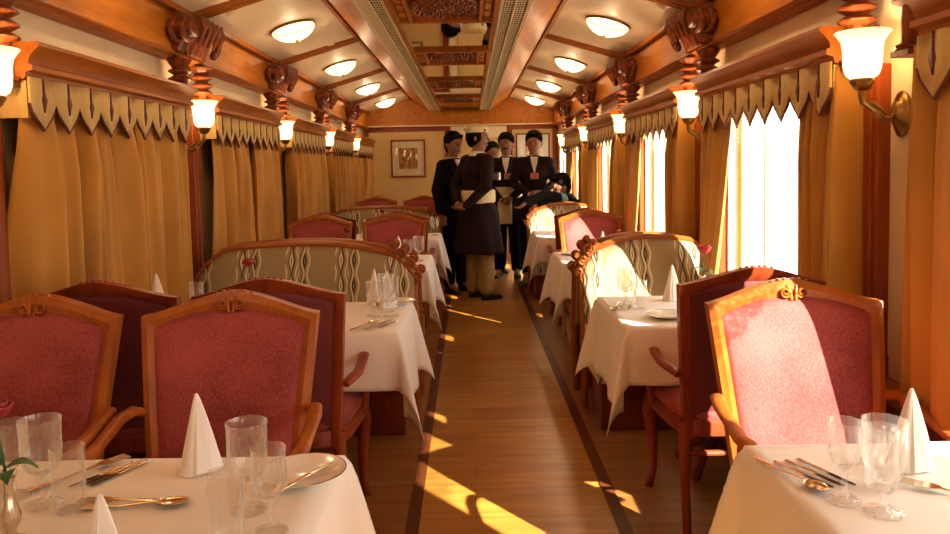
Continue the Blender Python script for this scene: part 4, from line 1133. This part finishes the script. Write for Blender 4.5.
    if sash:
        c0 = J['pelvis'] + dirv * .03; m = MB(); rings = []
        for e, r in ((0, .150), (.01, .163), (.05, .166), (.11, .164), (.13, .158), (.13, .14), (0, .14)):
            rings.append([tuple(c0 + dirv * e + ax * r * 1.12 * cos(2 * pi * j / 32) + front * r * 1.0 * sin(2 * pi * j / 32)) for j in range(32)])
        m.loft(rings, loop=True); m.build('sash', CREAMC, t, smooth=50)
    if apron:
        m = MB(); c0 = J['pelvis']
        m.box(-.10, .07, -.205, -.17, .66, 1.0); m.build('apron', CREAMC, t, smooth=0, bevel=.012)
    if collar:
        m = MB(); a0 = J['neck'] - upv * .005
        m.loft([[tuple(a0 + upv * e + rt * r * cos(2 * pi * j / 24) + fw * r * sin(2 * pi * j / 24)) for j in range(24)] for e, r in ((-.035, .080), (-.01, .072), (.012, .067), (.012, .062), (-.02, .066))])
        b = J['chest'] + front * .146
        top_ = J['neck'] + front * .075 - dirv * .02
        m.loft([[tuple(top_ + ax * .045 + front * .012), tuple(top_ - ax * .045 + front * .012), tuple(top_ - ax * .04 - front * .02), tuple(top_ + ax * .04 - front * .02)],
                [tuple(b * .45 + top_ * .55 + ax * .032 + front * .045), tuple(b * .45 + top_ * .55 - ax * .032 + front * .045), tuple(b * .45 + top_ * .55 - ax * .03 - front * .02), tuple(b * .45 + top_ * .55 + ax * .03 - front * .02)],
                [tuple(b + ax * .006 + front * .018), tuple(b - ax * .006 + front * .018), tuple(b - ax * .006 - front * .02), tuple(b + ax * .006 - front * .02)]])
        m.build('shirt_front', SHIRT, t, smooth=40)
    for q in 'LR':
        m = MB(); w_ = J['wr' + q]; e_ = (J['el' + q] - w_).normalized(); m.capsule(w_ + e_ * .012, w_ + e_ * .03, .034, .038); m.build('cuff', SHIRT, t, smooth=60)
    if badge:
        c0 = J['chest'] - dirv * .04 + front * .158 + ax * badge_side; bm_ = MB()
        def quad(b, w, h, d0, d1, cc): 
            P = [cc + ax * sx * w + dirv * sz * h + front * dd for dd in (d0, d1) for sx, sz in ((-1, -1), (1, -1), (1, 1), (-1, 1))]
            b.add(P, [(0, 1, 2, 3), (7, 6, 5, 4), (0, 4, 5, 1), (1, 5, 6, 2), (2, 6, 7, 3), (3, 7, 4, 0)])
        quad(bm_, .047, .036, -.012, .012, c0); bo = bm_.build('badge', badge, t, smooth=0)
        b2 = MB()
        for dz, w in ((.012, .03), (-.004, .022), (-.018, .026)): quad(b2, w, .0022, .011, .0132, c0 + dirv * dz)
        b2.build('badge_print', INK, bo, smooth=0)
    # trousers
    m = MB(); m.capsule(J['hipL'], J['hipR'], .112, .112)
    for q in 'LR':
        a_ = J['an' + q] + (J['kn' + q] - J['an' + q]) * .06
        m.capsule(J['hip' + q], J['kn' + q], .105, .085); m.capsule(J['kn' + q], a_, .084, .066)
    m.build('trousers', trouser, t, smooth=180, remesh=.010, fix=False)
    for q in 'LR':
        m = MB(); a_ = J['an' + q]; tt = J['toe' + q]; d_ = (tt - a_); d_.z = 0; d_.normalize()
        hl = V(a_.x, a_.y, 0) - d_ * .045; te = V(tt.x, tt.y, 0) + d_ * .06
        sd = V(-d_.y, d_.x, 0); rings = []
        for v, w, h in ((0, .018, .05), (.06, .034, .075), (.3, .036, .085), (.55, .042, .06), (.8, .044, .045), (.95, .030, .035), (1, .012, .02)):
            c = hl + (te - hl) * v; rings.append([tuple(c - sd * w + V(0, 0, .002)), tuple(c + sd * w + V(0, 0, .002)), tuple(c + sd * w + V(0, 0, h * .5)), tuple(c + sd * w * .5 + V(0, 0, h)), tuple(c - sd * w * .5 + V(0, 0, h)), tuple(c - sd * w + V(0, 0, h * .5))])
        m.loft(rings); m.build('shoe', SHOE, t, smooth=50, bevel=.006)
    return t
def stand(**kw):
    J = dict(pelvis=(0, 0, .94), chest=(0, .005, 1.27), neck=(0, .01, 1.475), head=(0, -.012, 1.615), shL=(-.16, .01, 1.385), shR=(.16, .01, 1.385),
             elL=(-.245, .03, 1.13), elR=(.245, .03, 1.13), wrL=(-.25, -.03, .88), wrR=(.25, -.03, .88), haL=(-.25, -.05, .8), haR=(.25, -.05, .8),
             hipL=(-.09, 0, .90), hipR=(.09, 0, .90), knL=(-.10, -.015, .50), knR=(.10, -.015, .50), anL=(-.105, .015, .09), anR=(.105, .015, .09), toeL=(-.12, -.12, .04), toeR=(.12, -.12, .04))
    J.update(kw); return J
clasp = dict(elL=(-.235, -.04, 1.13), elR=(.235, -.04, 1.13), wrL=(-.06, -.235, .955), wrR=(.07, -.235, .975), haL=(.02, -.27, .93), haR=(-.01, -.29, .95))
behind = dict(elL=(-.25, .10, 1.14), elR=(.25, .10, 1.14), wrL=(-.07, .225, .94), wrR=(.06, .225, .97), haL=(.0, .26, .92), haR=(-.02, .26, .95))
SK1 = [(.14, .13, 1.0), (.215, .19, .90), (.235, .215, .70), (.265, .25, .50), (.27, .255, .47)]
person('man in a cream cap and long plum coat seen from behind, hands behind his back', (.09, 7.74, 0), radians(128), stand(**behind), SKIN, COATP, KHAKI, s=1.015, cap=CREAMC, skirt=SK1, badge=WHITE, badge_side=-.11, gaze=(-.81, -.6, -.05))
person('man in black coat standing leftmost, half hidden by the man in the cap', (-.165, 8.2, 0), radians(48), stand(), SKIN, COAT, COAT, s=.985, sash=False, skirt=[(.13, .12, .98), (.165, .145, .85), (.18, .16, .66)], gaze=(-.25, -1, -.12))
person('moustached man in a dark coat with pink badge, standing in the middle of the group', (.455, 9.26, 0), radians(-6), stand(**clasp), SKIN, COATP, COAT, s=1.0, badge=PINK, mous=True, skirt=[(.13, .12, .98), (.205, .165, .85), (.215, .175, .70)], apron=True, badge_side=.03, gaze=(-.05, -1, -.08))
person('man in dark coat with white shirt and pink badge, rightmost of those standing', (.765, 8.93, 0), radians(-4), stand(elL=(-.25, -.02, 1.15), elR=(.25, -.02, 1.15), wrL=(-.07, -.23, 1.03), wrR=(.08, -.23, 1.05), haL=(.01, -.26, 1.01), haR=(0, -.28, 1.03)), SKIN2, COATP, COAT, s=1.0, badge=PINK, sash=False, skirt=[(.13, .12, .98), (.205, .165, .85), (.215, .175, .70)], gaze=(-.1, -1, 0))
person('man whose face shows between the capped man and the moustached man', (.30, 9.66, 0), radians(10), stand(), SKIN2, COAT, COAT, s=.945, sash=False, gaze=(.15, -1, -.1))
person('seated man in dark green coat leaning left with his arm stretched over the sofa', (1.16, 8.50, 0), 0,
       dict(pelvis=(.0, .0, .60), chest=(-.05, -.05, .86), neck=(-.10, -.10, 1.005), head=(-.155, -.125, 1.115), shL=(-.12, -.225, .975), shR=(-.03, .11, .965),
            elL=(-.36, -.40, 1.035), elR=(-.20, .16, .76), wrL=(-.57, -.50, .965), wrR=(-.43, .05, .74), haL=(-.65, -.54, .90), haR=(-.5, .02, .72),
            hipL=(-.02, -.09, .56), hipR=(-.02, .09, .56), knL=(-.40, -.06, .55), knR=(-.40, .12, .55), anL=(-.43, -.04, .09), anR=(-.43, .13, .09), toeL=(-.55, -.05, .04), toeR=(-.55, .13, .04), front=(-1, 0, 0)),
       SKIN2, COATG, COAT, sash=False, collar=False, gaze=(-1, -.35, -.55))

# ------------------------------------------------------------------ light and camera
w = bpy.data.worlds.new('World'); S.world = w; w.use_nodes = True
bg = w.node_tree.nodes['Background']; bg.inputs['Color'].default_value = (1, .95, .88, 1); bg.inputs['Strength'].default_value = 5.4
sd = bpy.data.lights.new('sun', 'SUN'); sd.energy = 31; sd.color = (1, .90, .74); sd.angle = radians(.6)
so = bpy.data.objects.new('sun', sd); COL.objects.link(so)
EL, AZ = radians(30.4), (-.61, .79)
so.rotation_euler = Vector((AZ[0] * cos(EL), AZ[1] * cos(EL), -sin(EL))).to_track_quat('-Z', 'Y').to_euler()
so.location = (6, -6, 5)
for i, (y0, y1) in enumerate(WIN):
    ld = bpy.data.lights.new('window_portal', 'AREA'); ld.shape = 'RECTANGLE'; ld.size = y1 - y0; ld.size_y = WT - WB; ld.cycles.is_portal = True
    lo = bpy.data.objects.new('window_portal', ld); COL.objects.link(lo); lo.location = (XR + .14, (y0 + y1) / 2, (WB + WT) / 2)
    lo.rotation_euler = Vector((-1, 0, 0)).to_track_quat('-Z', 'Z').to_euler()
    lo.rotation_euler = (pi / 2, 0, -pi / 2 + pi)
F = 760.0
cd = bpy.data.cameras.new('camera'); cam = bpy.data.objects.new('camera', cd); COL.objects.link(cam); S.camera = cam
cd.sensor_width = 36; cd.lens = F / 950 * 36; cd.clip_start = .05
PP = 217; Y0 = 167
cd.shift_y = -(267 - PP) / 950
cam.location = (0, 0, HC)
cam.matrix_world = Matrix.Translation((0, 0, HC)) @ Matrix.Rotation(-radians(.38), 4, 'Z') @ Matrix.Rotation(pi / 2 - math.atan((PP - Y0) / F), 4, 'X') @ Matrix.Rotation(-radians(1.15), 4, 'Z')
S.view_settings.view_transform = 'Standard'; S.view_settings.look = 'None'; S.view_settings.gamma = 1; S.view_settings.use_curve_mapping = False
S.view_settings.exposure = .2
S.cycles.use_denoising = True
S.cycles.max_bounces = 10; S.cycles.diffuse_bounces = 5; S.cycles.transparent_max_bounces = 16; S.cycles.transmission_bounces = 8; S.cycles.caustics_reflective = False; S.cycles.caustics_refractive = False
S.cycles.sample_clamp_indirect = 6
